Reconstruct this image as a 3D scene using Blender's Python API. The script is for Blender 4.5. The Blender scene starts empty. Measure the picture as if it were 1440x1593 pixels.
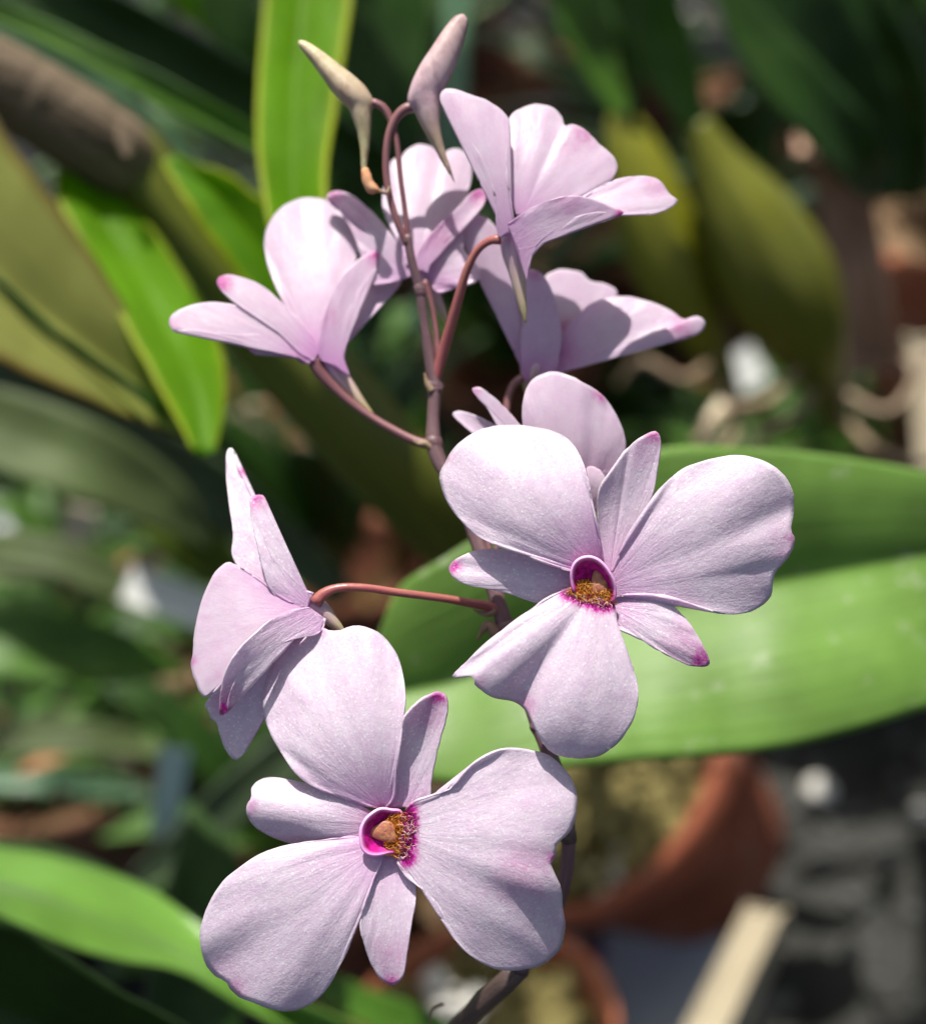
import bpy, bmesh, math, random
import numpy as np
from mathutils import Vector, Matrix, noise
random.seed(7)
R = math.radians
sc = bpy.context.scene
COL = sc.collection

# ------------------------------------------------------------ camera
D0 = 0.18                          # focus distance (m)
K = 0.11 / 1440 / D0               # view slope per photo pixel
PXM = K * D0                       # metres per photo pixel at the flowers
PITCH, ROLL = R(35), R(15)
CAM = Vector((0, 0, 0.5))
_f = Vector((0, math.cos(PITCH), -math.sin(PITCH)))
_r0 = Vector((1, 0, 0)); _u0 = _r0.cross(_f)
_r = _r0 * math.cos(ROLL) - _u0 * math.sin(ROLL)
_u = _r0 * math.sin(ROLL) + _u0 * math.cos(ROLL)
cd = bpy.data.cameras.new('camera'); cam = bpy.data.objects.new('camera', cd); COL.objects.link(cam)
m3 = Matrix((_r, _u, -_f)).transposed()
cam.matrix_world = Matrix.Translation(CAM) @ m3.to_4x4()
cd.sensor_fit = 'HORIZONTAL'; cd.sensor_width = 36; cd.lens = 18 / (0.055 / D0)
cd.clip_start = 0.01; cd.clip_end = 60
cd.dof.use_dof = True; cd.dof.focus_distance = D0 - 0.0008
cd.dof.aperture_fstop = (cd.lens / 1000) / 0.0048
sc.camera = cam

def cv(a, b, c):                   # direction given in camera axes -> world
    return (_r * a + _u * b - _f * c).normalized()

# ------------------------------------------------------------ light
SUN = cv(-0.13, 0.885, 0.42)
w = bpy.data.worlds.new('World'); sc.world = w; w.use_nodes = True
nt = w.node_tree; sky = nt.nodes.new('ShaderNodeTexSky'); sky.sky_type = 'NISHITA'; sky.sun_disc = False; sky.dust_density = 4.0; sky.ozone_density = 0.0; sky.air_density = 0.55
sky.sun_elevation = math.asin(SUN.z); sky.sun_rotation = math.atan2(SUN.x, SUN.y)
bg = nt.nodes['Background']; bg.inputs['Strength'].default_value = 0.15
nt.links.new(sky.outputs[0], bg.inputs[0])
sd = bpy.data.lights.new('sun', 'SUN'); sd.energy = 5.0; sd.angle = R(0.5); sd.color = (1.0, 0.965, 0.90)
so = bpy.data.objects.new('sun', sd); COL.objects.link(so); so.location = (0, 0, 3)
so.rotation_euler = SUN.to_track_quat('Z', 'Y').to_euler()
vs = sc.view_settings
sc.display_settings.display_device = 'sRGB'
vs.view_transform = 'Standard'; vs.look = 'None'; vs.gamma = 1; vs.use_curve_mapping = False
vs.exposure = 0.57
sc.render.film_transparent = False
cy = sc.cycles
cy.use_denoising = True
cy.max_bounces = 10; cy.diffuse_bounces = 5; cy.transmission_bounces = 6; cy.glossy_bounces = 3
cy.caustics_reflective = False; cy.caustics_refractive = False
cy.sample_clamp_indirect = 6

# ------------------------------------------------------------ helpers
def P(x, y, d):                    # photo pixel + distance along the view axis (m) -> world
    return CAM + (_r * ((x - 720) * K) + _u * ((796.5 - y) * K) + _f) * d
ZO = [0]
def Z(x, y, z):                    # photo pixel + offset towards the viewer, in flower-plane pixels
    return P(x, y, D0 - (z + ZO[0]) * PXM)
def G(x, y, z=0.0):                # where the view ray meets the height z
    v = P(x, y, 1) - CAM
    return CAM + v * ((z - CAM.z) / v.z)
def dist(p): return (p - CAM).dot(_f)

WP = {}
def link(name, data, parent=None, org=None):
    o = bpy.data.objects.new(name, data); COL.objects.link(o)
    org = Vector(org) if org is not None else Vector((0, 0, 0))
    if parent is not None:
        o.parent = parent; o.location = org - WP[parent.name]
    else: o.location = org
    WP[o.name] = org
    return o
def tag(o, label=None, cat=None, group=None, kind=None):
    for k, v in (('label', label), ('category', cat), ('group', group), ('kind', kind)):
        if v: o[k] = v
    return o
def empty(name, org, parent=None):
    o = link(name, None, parent, org); o.empty_display_size = 0.01; return o
def mesh(name, vs_, fs, mat, parent=None, org=None, smooth=True, thick=0, uv=None, cols=None, subsurf=0):
    if org is None: org = vs_[0] if parent is None else WP[parent.name]
    org = Vector(org)
    me = bpy.data.meshes.new(name)
    me.from_pydata([tuple(Vector(v) - org) for v in vs_], [], fs)
    if uv is not None:
        l = me.uv_layers.new(name='uv')
        idx = np.zeros(len(me.loops), dtype=np.int32); me.loops.foreach_get('vertex_index', idx)
        l.data.foreach_set('uv', np.asarray(uv, dtype=np.float32)[idx].ravel())
    if cols is not None:
        a = me.color_attributes.new('tint', 'FLOAT_COLOR', 'POINT')
        c = np.ones((len(vs_), 4), dtype=np.float32); c[:, :3] = np.asarray(cols); a.data.foreach_set('color', c.ravel())
    if smooth: me.polygons.foreach_set('use_smooth', [True] * len(me.polygons))
    me.materials.append(mat); me.update()
    o = link(name, me, parent, org)
    if subsurf:
        s = o.modifiers.new('s', 'SUBSURF'); s.levels = s.render_levels = subsurf
    if thick:
        s = o.modifiers.new('t', 'SOLIDIFY'); s.thickness = thick; s.offset = 0; s.use_even_offset = False
    return o
def grid_faces(nu, nv, closed=False):
    f = []
    for j in range(nv - 1):
        for i in range(nu - (0 if closed else 1)):
            a = j * nu + i; b = j * nu + (i + 1) % nu
            f.append((a, b, b + nu, a + nu))
    return f
def spline(pts, n):                # Catmull-Rom, then resampled evenly to n points
    p = np.array(pts, dtype=float)
    if len(p) == 2:
        t = np.linspace(0, 1, n)[:, None]; return p[0] * (1 - t) + p[1] * t
    e = np.vstack([2 * p[0] - p[1], p, 2 * p[-1] - p[-2]]); out = []
    for i in range(1, len(e) - 2):
        a, b, c, d = e[i - 1], e[i], e[i + 1], e[i + 2]
        # centripetal-ish: scale tangents by neighbouring segment lengths
        l1 = np.linalg.norm(c - b) + 1e-9; l0 = np.linalg.norm(b - a) + 1e-9; l2 = np.linalg.norm(d - c) + 1e-9
        m1 = ((b - a) / l0 + (c - b) / l1) / 2 * l1; m2 = ((c - b) / l1 + (d - c) / l2) / 2 * l1
        for t in np.linspace(0, 1, 14, endpoint=False):
            h = np.array([2*t**3-3*t*t+1, t**3-2*t*t+t, -2*t**3+3*t*t, t**3-t*t])
            out.append(h[0]*b + h[1]*m1 + h[2]*c + h[3]*m2)
    out.append(e[-2]); out = np.array(out)
    s = np.r_[0, np.cumsum(np.linalg.norm(np.diff(out[:, :min(3, out.shape[1])], axis=0), axis=1))]
    q = np.linspace(0, s[-1], n)
    return np.stack([np.interp(q, s, out[:, k]) for k in range(out.shape[1])], 1)
def tube_data(pts, rad, n=10, m=24, ribs=0, ribd=0.0, cap=True, jit=0):
    """pts world points, rad radii at them -> (verts, faces, uv)"""
    a = spline([tuple(p) + (r,) for p, r in zip(pts, rad)], m)
    vs_, uv = [], []; prev = None
    for j in range(m):
        c = Vector(a[j][:3]); t = Vector(a[min(j+1, m-1)][:3]) - Vector(a[max(j-1, 0)][:3]); t.normalize()
        if prev is None: s = t.orthogonal().normalized()
        else: s = (prev - t * prev.dot(t)).normalized()
        prev = s; b = t.cross(s); r = a[j][3]
        for i in range(n):
            an = 2 * math.pi * i / n
            rr = r * (1 + ribd * math.cos(ribs * an)) if ribs else r
            if jit: rr *= 1 + jit * noise.noise(c * 300 + Vector((an, j * .3, 0)))
            vs_.append(c + (s * math.cos(an) + b * math.sin(an)) * rr); uv.append((i / n, j / (m - 1)))
    fs = grid_faces(n, m, True)
    if cap: fs.append(tuple(range(n))[::-1]); fs.append(tuple((m - 1) * n + i for i in range(n)))
    return vs_, fs, uv
def tube(name, pts, rad, mat, parent=None, org=None, **k):
    v, f, uv = tube_data(pts, rad, **k)
    return mesh(name, v, f, mat, parent, org if (org is not None or parent is not None) else v[0], uv=uv)
def zt(name, pts, mat, parent, **k):   # tube through (x,y,z,r) all in flower-plane pixels
    return tube(name, [Z(x, y, z) for x, y, z, r in pts], [r * PXM for *_, r in pts], mat, parent, **k)

# ------------------------------------------------------------ materials
class N:
    def __init__(s, name):
        s.m = bpy.data.materials.new(name); s.m.use_nodes = True; s.t = s.m.node_tree; s.t.nodes.clear()
        s.out = s.t.nodes.new('ShaderNodeOutputMaterial')
    def n(s, typ, ins=None, **props):
        x = s.t.nodes.new('ShaderNode' + typ)
        for k, v in props.items(): setattr(x, k, v)
        for k, v in (ins or {}).items():
            if hasattr(v, 'is_linked') or isinstance(v, bpy.types.NodeSocket): s.t.links.new(v, x.inputs[k])
            else: x.inputs[k].default_value = v
        return x
    def mix(s, a, b, f, mode='MIX'):
        x = s.t.nodes.new('ShaderNodeMix'); x.data_type = 'RGBA'; x.blend_type = mode
        for k, v in ((0, f), (6, a), (7, b)):
            if isinstance(v, bpy.types.NodeSocket): s.t.links.new(v, x.inputs[k])
            else: x.inputs[k].default_value = v if k == 0 else (*v[:3], 1)
        return x.outputs[2]
    def rng(s, v, a, b, c=0.0, d=1.0):
        return s.n('MapRange', {0: v, 1: a, 2: b, 3: c, 4: d}).outputs[0]
    def math(s, op, a, b=0.0):
        return s.n('Math', {0: a, 1: b}, operation=op).outputs[0]
    def coords(s, kind='Object'): return s.n('TexCoord').outputs[kind]
    def noise(s, vec, scale, detail=3, rough=.55):
        return s.n('TexNoise', {'Vector': vec, 'Scale': scale, 'Detail': detail, 'Roughness': rough}).outputs[0]
    def mapping(s, vec, scale): return s.n('Mapping', {'Vector': vec, 'Scale': scale}).outputs[0]
    def bump(s, h, strength, dist_, normal=None):
        d = {'Height': h, 'Strength': strength, 'Distance': dist_}
        if normal is not None: d['Normal'] = normal
        return s.n('Bump', d).outputs[0]
    def end(s, sh): s.t.links.new(sh, s.out.inputs[0]); return s.m

def petal_mat(name, base=(.83, .69, .81), vein=(.70, .47, .70), sparkle=1.0, trans=0.42):
    g = N(name); ob = g.coords('Object'); uv = g.coords('UV')
    tint = g.n('SeparateColor', {0: g.n('VertexColor', layer_name='tint').outputs[0]})
    n1 = g.noise(g.mapping(uv, (24, 4.5, 1)), 1.0, 5, .62)
    n2 = g.noise(ob, 320, 4, .65)
    c = g.mix(base, vein, g.rng(n1, .44, .75, 0, .42))
    c = g.mix(c, (.86, .78, .88), g.rng(n2, .45, .68, 0, .5))
    c = g.mix(c, vein, g.rng(g.noise(ob, 900, 3, .6), .55, .8, 0, .25))
    # fine papillae, their glitter painted as white cells in the colour
    vo = g.n('TexVoronoi', {'Vector': ob, 'Scale': 3100.0}, feature='F1')
    cell = g.n('SeparateColor', {0: vo.outputs['Color']}).outputs[0]
    spk = g.math('MULTIPLY', g.rng(cell, .62, .95), g.rng(vo.outputs['Distance'], .5, .15))
    c = g.mix(c, (.58, .43, .60), g.math('MULTIPLY', g.rng(cell, .45, .0), .24 * sparkle))
    c = g.mix(c, (1, .99, 1), g.math('MULTIPLY', spk, 1.0 * sparkle))
    tm = g.math('ADD', g.math('SUBTRACT', n1, .5), g.math('SUBTRACT', g.noise(ob, 1800, 3, .7), .5))
    tn = g.math('ADD', tint.outputs[0], g.math('MULTIPLY', tm, g.math('MULTIPLY', tint.outputs[0], 1.7)))
    c = g.mix(c, (.60, .02, .38), g.rng(tn, .05, .75)); c = g.mix(c, (.26, .004, .12), g.rng(tn, .8, 1.3))
    c = g.mix(c, (.78, .36, .74), tint.outputs[1])
    c = g.mix(c, (.93, .90, .93), g.math('MULTIPLY', tint.outputs[2], .6))
    h = g.math('ADD', g.math('MULTIPLY', n1, 1.0), g.math('MULTIPLY', g.noise(ob, 700, 3), .35))
    b1 = g.bump(h, .22 if sparkle < .5 else .34, .00045)
    b2 = g.bump(g.noise(ob, 4200, 2, .7), .35 * min(1, sparkle * 1.2), .00016, b1)
    b3 = g.bump(cell, 1.0, .00008, b2)
    dif = g.n('BsdfDiffuse', {'Color': c, 'Normal': b2}).outputs[0]
    ct = g.mix(c, (.95, .80, .95), .35, 'MULTIPLY')
    tr = g.n('BsdfTranslucent', {'Color': ct, 'Normal': b1}).outputs[0]
    mx = g.n('MixShader', {0: trans, 1: dif, 2: tr}).outputs[0]
    gl = g.n('BsdfGlossy', {'Color': (1, 1, 1, 1), 'Roughness': .34, 'Normal': b3}).outputs[0]
    fr = g.n('Fresnel', {'IOR': 1.38, 'Normal': b3}).outputs[0]
    fac = g.math('MULTIPLY', fr, g.math('ADD', .55, g.math('MULTIPLY', spk, 7 * sparkle)))
    fac = g.math('MINIMUM', fac, .5)
    return g.end(g.n('MixShader', {0: fac, 1: mx, 2: gl}).outputs[0])

def leaf_mat(name, col, tcol, trans=.4, vary=.35, rough=.32, spec=1.0, stripe=60, spots=0.0, edge=None):
    g = N(name); uv = g.coords('UV'); ob = g.coords('Object')
    n1 = g.noise(g.mapping(uv, (stripe, 1.2, 1)), 1.0, 3, .6)
    n2 = g.noise(ob, 38, 5, .6)
    dark = tuple(x * (1 - vary) for x in col); lite = tuple(min(1, x * (1 + vary)) for x in col)
    c = g.mix(dark, lite, g.rng(n2, .3, .7)); c = g.mix(c, lite, g.rng(n1, .45, .75, 0, .6))
    td = tuple(x * (1 - vary * .7) for x in tcol)
    t = g.mix(td, tcol, g.rng(n2, .3, .7))
    if edge:
        u = g.n('SeparateXYZ', {0: uv}).outputs[0]
        e = g.rng(g.math('ABSOLUTE', g.math('SUBTRACT', u, .5)), .40, .5)
        c = g.mix(c, edge, e); t = g.mix(t, edge, e)
    if spots:
        sp = g.rng(g.noise(ob, 260, 4, .6), .62, .74)
        c = g.mix(c, (.55, .56, .45), g.math('MULTIPLY', sp, spots))
    b = g.bump(g.math('ADD', n1, g.math('MULTIPLY', n2, .6)), .35, .0008)
    dif = g.n('BsdfDiffuse', {'Color': c, 'Normal': b}).outputs[0]
    tr = g.n('BsdfTranslucent', {'Color': t, 'Normal': b}).outputs[0]
    mx = g.n('MixShader', {0: trans, 1: dif, 2: tr}).outputs[0]
    gl = g.n('BsdfGlossy', {'Color': (1, 1, 1, 1), 'Roughness': rough, 'Normal': b}).outputs[0]
    fac = g.math('MULTIPLY', g.n('Fresnel', {'IOR': 1.45, 'Normal': b}).outputs[0], spec)
    return g.end(g.n('MixShader', {0: fac, 1: mx, 2: gl}).outputs[0])

def pbr(name, c1, c2, scale=40, rough=.6, bump=.3, bd=.001, c3=None, s3=120, t3=(.6, .7), spec=.4, uvmap=None, sss=0):
    g = N(name); ob = g.coords('Object')
    v = g.mapping(g.coords('UV'), uvmap) if uvmap else ob
    n1 = g.noise(v, 1.0 if uvmap else scale, 5, .6)
    c = g.mix(c1, c2, g.rng(n1, .3, .7))
    if c3: c = g.mix(c, c3, g.rng(g.noise(ob, s3, 4, .6), *t3))
    b = g.bump(g.math('ADD', n1, g.math('MULTIPLY', g.noise(ob, scale * 8, 3), .4)), bump, bd)
    p = g.n('BsdfPrincipled', {'Base Color': c, 'Roughness': rough, 'Normal': b, 'Specular IOR Level': spec})
    if sss:
        p.inputs['Subsurface Weight'].default_value = sss; p.inputs['Subsurface Scale'].default_value = .001
        p.inputs['Subsurface Radius'].default_value = (1, .7, .5)
    return g.end(p.outputs[0])

M = {}
M['petal'] = petal_mat('petal')
M['petal_soft'] = petal_mat('petal_smooth_back', base=(.84, .67, .81), vein=(.75, .50, .74), sparkle=.15, trans=.56)
M['stem'] = pbr('purple_brown_stem', (.085, .042, .052), (.19, .11, .115), 300, .42, .4, .0004, uvmap=(5, 4, 1), spec=.5)
M['pedicel'] = pbr('red_pedicel', (.28, .05, .07), (.36, .15, .11), 300, .35, .3, .0003, uvmap=(4, 2, 1), spec=.5, sss=.15)
M['pedicel_dull'] = pbr('dull_pedicel', (.14, .05, .06), (.24, .11, .11), 300, .4, .3, .0003, uvmap=(4, 2, 1), spec=.5)
M['woody'] = pbr('woody_stem_base', (.05, .030, .026), (.13, .085, .07), 300, .38, .6, .0008, uvmap=(6, 9, 1), spec=.5)
M['bract'] = pbr('dry_bract', (.18, .13, .06), (.30, .20, .15), 500, .6, .3, .0003)
M['tip_orange'] = pbr('orange_spur_tip', (.55, .22, .10), (.60, .35, .20), 500, .6, .3, .0003)
def bud_mat(name, a, b, c):       # colours run from the tip to the spur
    g = N(name); uv = g.coords('UV'); y = g.n('SeparateXYZ', {0: uv}).outputs[1]
    n1 = g.noise(g.mapping(uv, (14, 1.5, 1)), 1.0, 3, .6)
    k = g.mix(a, b, g.rng(y, .15, .5)); k = g.mix(k, c, g.rng(y, .5, .95))
    k = g.mix(k, (.24, .13, .14), g.rng(n1, .48, .75, 0, .6))
    bp = g.bump(n1, .4, .0004)
    p = g.n('BsdfPrincipled', {'Base Color': k, 'Roughness': .42, 'Normal': bp, 'Subsurface Weight': .25, 'Subsurface Scale': .0012, 'Specular IOR Level': .4})
    return g.end(p.outputs[0])
M['bud_a'] = bud_mat('bud_cream', (.55, .50, .30), (.42, .33, .26), (.40, .34, .22))
M['bud_b'] = bud_mat('bud_lilac', (.52, .38, .36), (.50, .36, .42), (.44, .33, .30))
M['spur'] = bud_mat('spur_green_lilac', (.66, .42, .58), (.50, .36, .36), (.36, .33, .14))
def plain(name, c, rough=.5, trans=0.0, spec=.4):
    g = N(name)
    if trans:
        d = g.n('BsdfDiffuse', {'Color': (*c, 1)}).outputs[0]; t = g.n('BsdfTranslucent', {'Color': (*c, 1)}).outputs[0]
        return g.end(g.n('MixShader', {0: trans, 1: d, 2: t}).outputs[0])
    return g.end(g.n('BsdfPrincipled', {'Base Color': (*c, 1), 'Roughness': rough, 'Specular IOR Level': spec}).outputs[0])
def hood_mat():
    g = N('column_hood'); t = g.n('SeparateColor', {0: g.n('VertexColor', layer_name='tint').outputs[0]})
    n = g.noise(g.coords('Object'), 1500, 3)
    c = g.mix((.58, .008, .28), (.24, .001, .07), g.rng(n, .35, .65))
    c = g.mix(c, (.86, .42, .76), t.outputs[0])
    return g.end(g.n('BsdfPrincipled', {'Base Color': c, 'Roughness': .55, 'Specular IOR Level': .25, 'Subsurface Weight': .15, 'Subsurface Scale': .0006}).outputs[0])
M['hood'] = hood_mat()
M['anther'] = pbr('anther_cap', (.46, .21, .09), (.34, .10, .08), 1500, .4, .3, .0003, spec=.5, sss=.2)
M['hair_o'] = plain('orange_hair', (.48, .13, .02), .4, .3)
M['hair_y'] = plain('yellow_hair', (.80, .42, .10), .4, .3)
M['hair_p'] = plain('magenta_hair', (.36, .02, .16), .4, .3)
M['hair_w'] = plain('pale_hair', (.85, .60, .62), .4, .3)

# ------------------------------------------------------------ petals
def petal(name, outline, z0=0, tilt=0, arch=0, cup=0, side=0, curl=0, folds=(), tints=(), wr=6, basew=10,
          axis=None, pink=.5, mat=None, parent=None, thick=.00028, nu=84, nv=34, seed=None, edge=.5, edgej=1.2, twist=0):
    """outline: photo-pixel polyline from one side of the base round the tip to the other side.
    z (towards viewer) = z0 + tilt*t + arch*4t(1-t) + cup*s^2*t + side*s + twist*s*t + curl*t^5 + grooves + wrinkles"""
    seed = seed if seed is not None else random.random() * 99
    o = spline(outline, nu)
    b0 = np.array(outline[0], float); b1 = np.array(outline[-1], float)
    mid = (b0 + b1) / 2
    base = np.array([b0 + (b1 - b0) * (i / (nu - 1)) for i in range(nu)])
    base = mid + (base - mid) * 1.0
    far = o[np.argmax(np.linalg.norm(o - mid, axis=1))] if axis is None else np.array(axis, float)
    ax = far - mid; L = np.linalg.norm(ax); ax = ax / L; nx = np.array([-ax[1], ax[0]])
    hw = max(1.0, np.abs((o - mid) @ nx).max())
    # small irregularities of the rim
    for i in range(nu):
        k = edgej * (noise.noise(Vector((i * .35, seed, 0))) + .6 * noise.noise(Vector((i * .9, seed, 5)))) * min(1, i / 8, (nu - 1 - i) / 8)
        d = o[i] - mid; o[i] = o[i] + d / (np.linalg.norm(d) + 1e-6) * k
    vs_, uv, cols = [], [], []
    for j in range(nv):
        v = j / (nv - 1)
        for i in range(nu):
            u = i / (nu - 1)
            p = base[i] * (1 - v) + o[i] * v
            t = max(0.0, (p - mid) @ ax / L); s = ((p - mid) @ nx) / hw
            z = z0 + tilt * t + arch * 4 * t * (1 - t) + cup * s * s * min(1, t * 1.6) + side * s + twist * s * t + curl * max(t, 0) ** 5
            for (fu, fw, fd, fp) in folds:
                z += fd * math.exp(-((u - fu) / fw) ** 2) * v ** fp
            q = noise.noise(Vector((u * 5, v * 1.3, seed))) + .5 * noise.noise(Vector((u * 12, v * 2.5, seed + 9)))
            z += wr * q * v ** 1.6 + wr * .4 * noise.noise(Vector((u * 22, 1, seed))) * v ** 6
            vs_.append(Z(p[0], p[1], z)); uv.append((u, v))
            tr_ = 0
            for (tx, ty, rr, am) in tints: tr_ = max(tr_, am * math.exp(-((p[0]-tx)**2 + (p[1]-ty)**2) / rr**2))
            cols.append((tr_, pink * math.exp(-(t / .22) ** 2) , edge * max(0, (v - .965) / .035)))
    return mesh(name, vs_, grid_faces(nu, nv), mat or M['petal'], parent, None, thick=thick, uv=uv, cols=cols)

def T(ox, oy, s): return lambda *p: [(ox + x / s, oy + y / s) for x, y in p]
A1 = T(240, 0, 2.5696); A2 = T(660, 100, 2.5696); A3 = T(660, 560, 2.4); A4 = T(280, 660, 2.4828); A5 = T(280, 950, 2.25)
MG = .9

# ---- the plant: root where the stem meets its potting mix
POT_C = G(742, 1606, 0.085)
ROOT = Vector((POT_C.x, POT_C.y, 0.083))
plant = empty('orchid_plant', ROOT)
tag(plant, 'lilac flowered orchid spray with seven open flowers and two buds on one thin purple stem', 'orchid')

def flower(org, label, spur_pts, mat='spur'):
    """the floral tube with its spur is the flower's own mesh; petals, sepals, lip and column hang from it"""
    o = org
    f = tube('flower', [Z(x, y, z) for x, y, z, r in spur_pts], [r * PXM for *_, r in spur_pts], M[mat], plant, Z(*o), n=16, m=28)
    f['label'] = label
    return f

def hairs(f, centre, spread, dirn, n, mats, z, length=(10, 22), seed=1):
    rnd = random.Random(seed); buckets = {}
    for k in range(n):
        ra = 6.283 * rnd.random(); rb = 1.05 * math.sqrt(rnd.random()); a = rb * math.cos(ra); b = rb * math.sin(ra)
        x = centre[0] + spread[0][0] * a + spread[1][0] * b; y = centre[1] + spread[0][1] * a + spread[1][1] * b
        w_ = a
        mk = mats(w_, rnd)
        L = rnd.uniform(*length); an = rnd.uniform(-1.3, 1.3)
        dx = dirn[0] * math.cos(an) - dirn[1] * math.sin(an); dy = dirn[0] * math.sin(an) + dirn[1] * math.cos(an)
        cx, cy = rnd.uniform(-.5, .5), rnd.uniform(-.5, .5)
        zz = z(x, y)
        pts = [Z(x, y, zz), Z(x + dx * L * .4 + cx * L, y + dy * L * .4 + cy * L, zz + L * .6), Z(x + dx * L, y + dy * L, zz + L * rnd.uniform(.4, .9))]
        v, fs, uv = tube_data(pts, [.55 * PXM, .5 * PXM, .3 * PXM], n=4, m=7)
        B = buckets.setdefault(mk, ([], []))
        o = len(B[0]); B[0].extend(v); B[1].extend([tuple(i + o for i in q) for q in fs])
    for mk, (v, fs) in buckets.items(): mesh('lip_hairs', v, fs, M[mk], f)

def hood(f, rim, mid, depth, zr, pale_side):
    """concave cup of the column: rim polyline towards the viewer, floor recessed"""
    nu, nv = 60, 16; o = spline(rim + [rim[0]], nu + 1)[:nu]; vs_, cols = [], []
    for j in range(nv):
        v = j / (nv - 1) ;
        for i in range(nu):
            p = np.array(mid) * (1 - v) + o[i] * v
            side = (o[i] - np.array(mid)); side = side / np.linalg.norm(side); k = max(0, side @ np.array(pale_side))
            lipside = max(0, -(side @ np.array(pale_side)) - .5) * 2
            z = zr(p[0], p[1]) - depth * (1 - v ** 2.2) + 8 * k * v ** 3 - 34 * lipside * v ** 2
            vs_.append(Z(p[0], p[1], z)); cols.append((max(0, (v - .90) / .10) * max(0, min(1, (side @ np.array(pale_side)) * 1.2 + .75)), 0, 0))
    return mesh('column', vs_, grid_faces(nu, nv, True), M['hood'], f, thick=.00032, cols=cols)
def lump(name, f, c, ax, bx, z, h, mat, tri=3.14):
    vs_ = []; n, m = 20, 10
    for j in range(m):
        th = j / (m - 1) * math.pi / 2
        for i in range(n):
            a = 2 * math.pi * i / n; q = math.cos(th) * (.88 + .13 * math.cos(3 * (a - tri)))
            x = c[0] + (ax[0] * math.cos(a) + bx[0] * math.sin(a)) * q
            y = c[1] + (ax[1] * math.cos(a) + bx[1] * math.sin(a)) * q
            vs_.append(Z(x, y, z + h * math.sin(th) + 1.2 * noise.noise(Vector((x, y, 0)) * .3)))
    return mesh(name, vs_, grid_faces(n, m, True), mat, f)

# ===== flower at the bottom, facing the viewer
f1 = flower((603, 1290, -25), 'lowest flower, facing the viewer with its two-lobed lip to the right',
            [(606, 1294, -26, 28), (606, 1291, -36, 26), (625, 1296, -60, 17), (655, 1310, -95, 9), (668, 1320, -112, 3)])
petal('petal', A5((700,690),(640,680),(545,645),(460,612),(400,565),(350,490),(312,420),(293,340),(300,260),(330,180),(380,120),(440,85),(490,70),(500,60),(515,68),(560,70),(590,58),(620,54),(670,66),(720,100),(760,160),(782,230),(788,300),(782,380),(772,450),(758,560),(745,660),(720,690)),
      z0=-4, tilt=-34, arch=46, cup=-40, twist=10, wr=11, tints=[(*A5((500,64))[0], 9, .6), (*A5((610,70))[0], 60, .10)], parent=f1, folds=[(.5,.03,-9,2),(.42,.02,5,3),(.62,.03,6,2)])
petal('sepal', A5((735,690),(738,640),(745,600),(752,500),(772,430),(785,370),(820,330),(860,300),(905,284),(930,298),(936,350),(916,430),(892,530),(879,600),(874,655),(800,690)),
      z0=-8, tilt=26, arch=-10, cup=26, wr=4, tints=[(*A5((910,290))[0], 20, .85), (*A5((870,350))[0], 40, .25)], parent=f1)
petal('sepal', A5((690,720),(640,690),(560,650),(480,618),(400,598),(330,586),(280,595),(250,622),(252,655),(236,680),(236,715),(255,748),(290,775),(350,802),(400,814),(480,812),(560,800),(640,790),(700,780)),
      z0=-10, tilt=8, arch=18, cup=-40, wr=7, tints=[(*A5((240,690))[0], 16, .35)], parent=f1)
petal('petal', A5((690,800),(620,790),(560,795),(480,805),(400,817),(300,845),(200,905),(130,975),(88,1060),(70,1140),(84,1220),(120,1275),(165,1300),(170,1316),(196,1344),(260,1372),(330,1396),(380,1402),(430,1390),(490,1350),(540,1280),(580,1200),(620,1100),(645,1020),(670,950),(700,890),(715,850)),
      z0=-6, tilt=4, arch=40, cup=-30, wr=12, side=0, tints=[(*A5((190,1325))[0], 22, .4), (*A5((150,1300))[0], 50, .15)], folds=[(.50,.04,-9,2),(.60,.04,6,2),(.4,.06,6,2)], parent=f1)
petal('sepal', A5((690,860),(680,940),(655,1000),(634,1060),(630,1110),(642,1160),(665,1230),(700,1288),(745,1311),(775,1290),(795,1200),(810,1100),(826,1000),(815,920),(790,860)),
      z0=-10, tilt=6, arch=12, cup=22, wr=4, tints=[(*A5((745,1300))[0], 16, .7), (*A5((745,1200))[0], 40, .2)], parent=f1)
petal('lip', A5((790,700),(820,668),(870,650),(960,612),(1000,562),(1050,518),(1130,484),(1220,487),(1290,508),(1350,562),(1384,630),(1387,700),(1366,770),(1330,805),(1312,830),(1316,860),(1296,885),(1304,910),(1328,960),(1340,1050),(1345,1110),(1330,1180),(1262,1240),(1180,1258),(1100,1252),(1020,1212),(960,1150),(920,1060),(880,1000),(830,965),(800,940),(760,880)),
      z0=4, tilt=14, arch=26, cup=-30, curl=-30, wr=13, pink=0, tints=[(*A5((800,y_))[0], 12.5, 1.5 + .1 * (y_ % 3)) for y_ in (700, 722, 745, 768, 790, 812, 835, 858)] + [(*A5((795,875))[0], 10, 1.3), (*A5((1200,920))[0], 55, .22), (*A5((1302,870))[0], 12, .5)],
      folds=[(.60,.04,-8,2),(.54,.04,7,2),(.40,.06,8,2),(.72,.06,-7,2)], axis=A5((1345,900))[0], parent=f1, nu=110)
Hh = T(530, 1220, 8)
hood(f1, Hh((235,640),(250,540),(310,430),(400,350),(500,302),(640,318),(740,330),(790,480),(790,700),(700,850),(600,862),(450,892),(350,880),(270,820)), Hh((600,600))[0], 17,
     lambda x, y: 21 - max(0, (x - 575)) * .20, (-.95, -.3))
lump('anther_cap', f1, Hh((545,600))[0], (23, -2), (5, 19), 13, 5, M['anther'])
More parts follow.
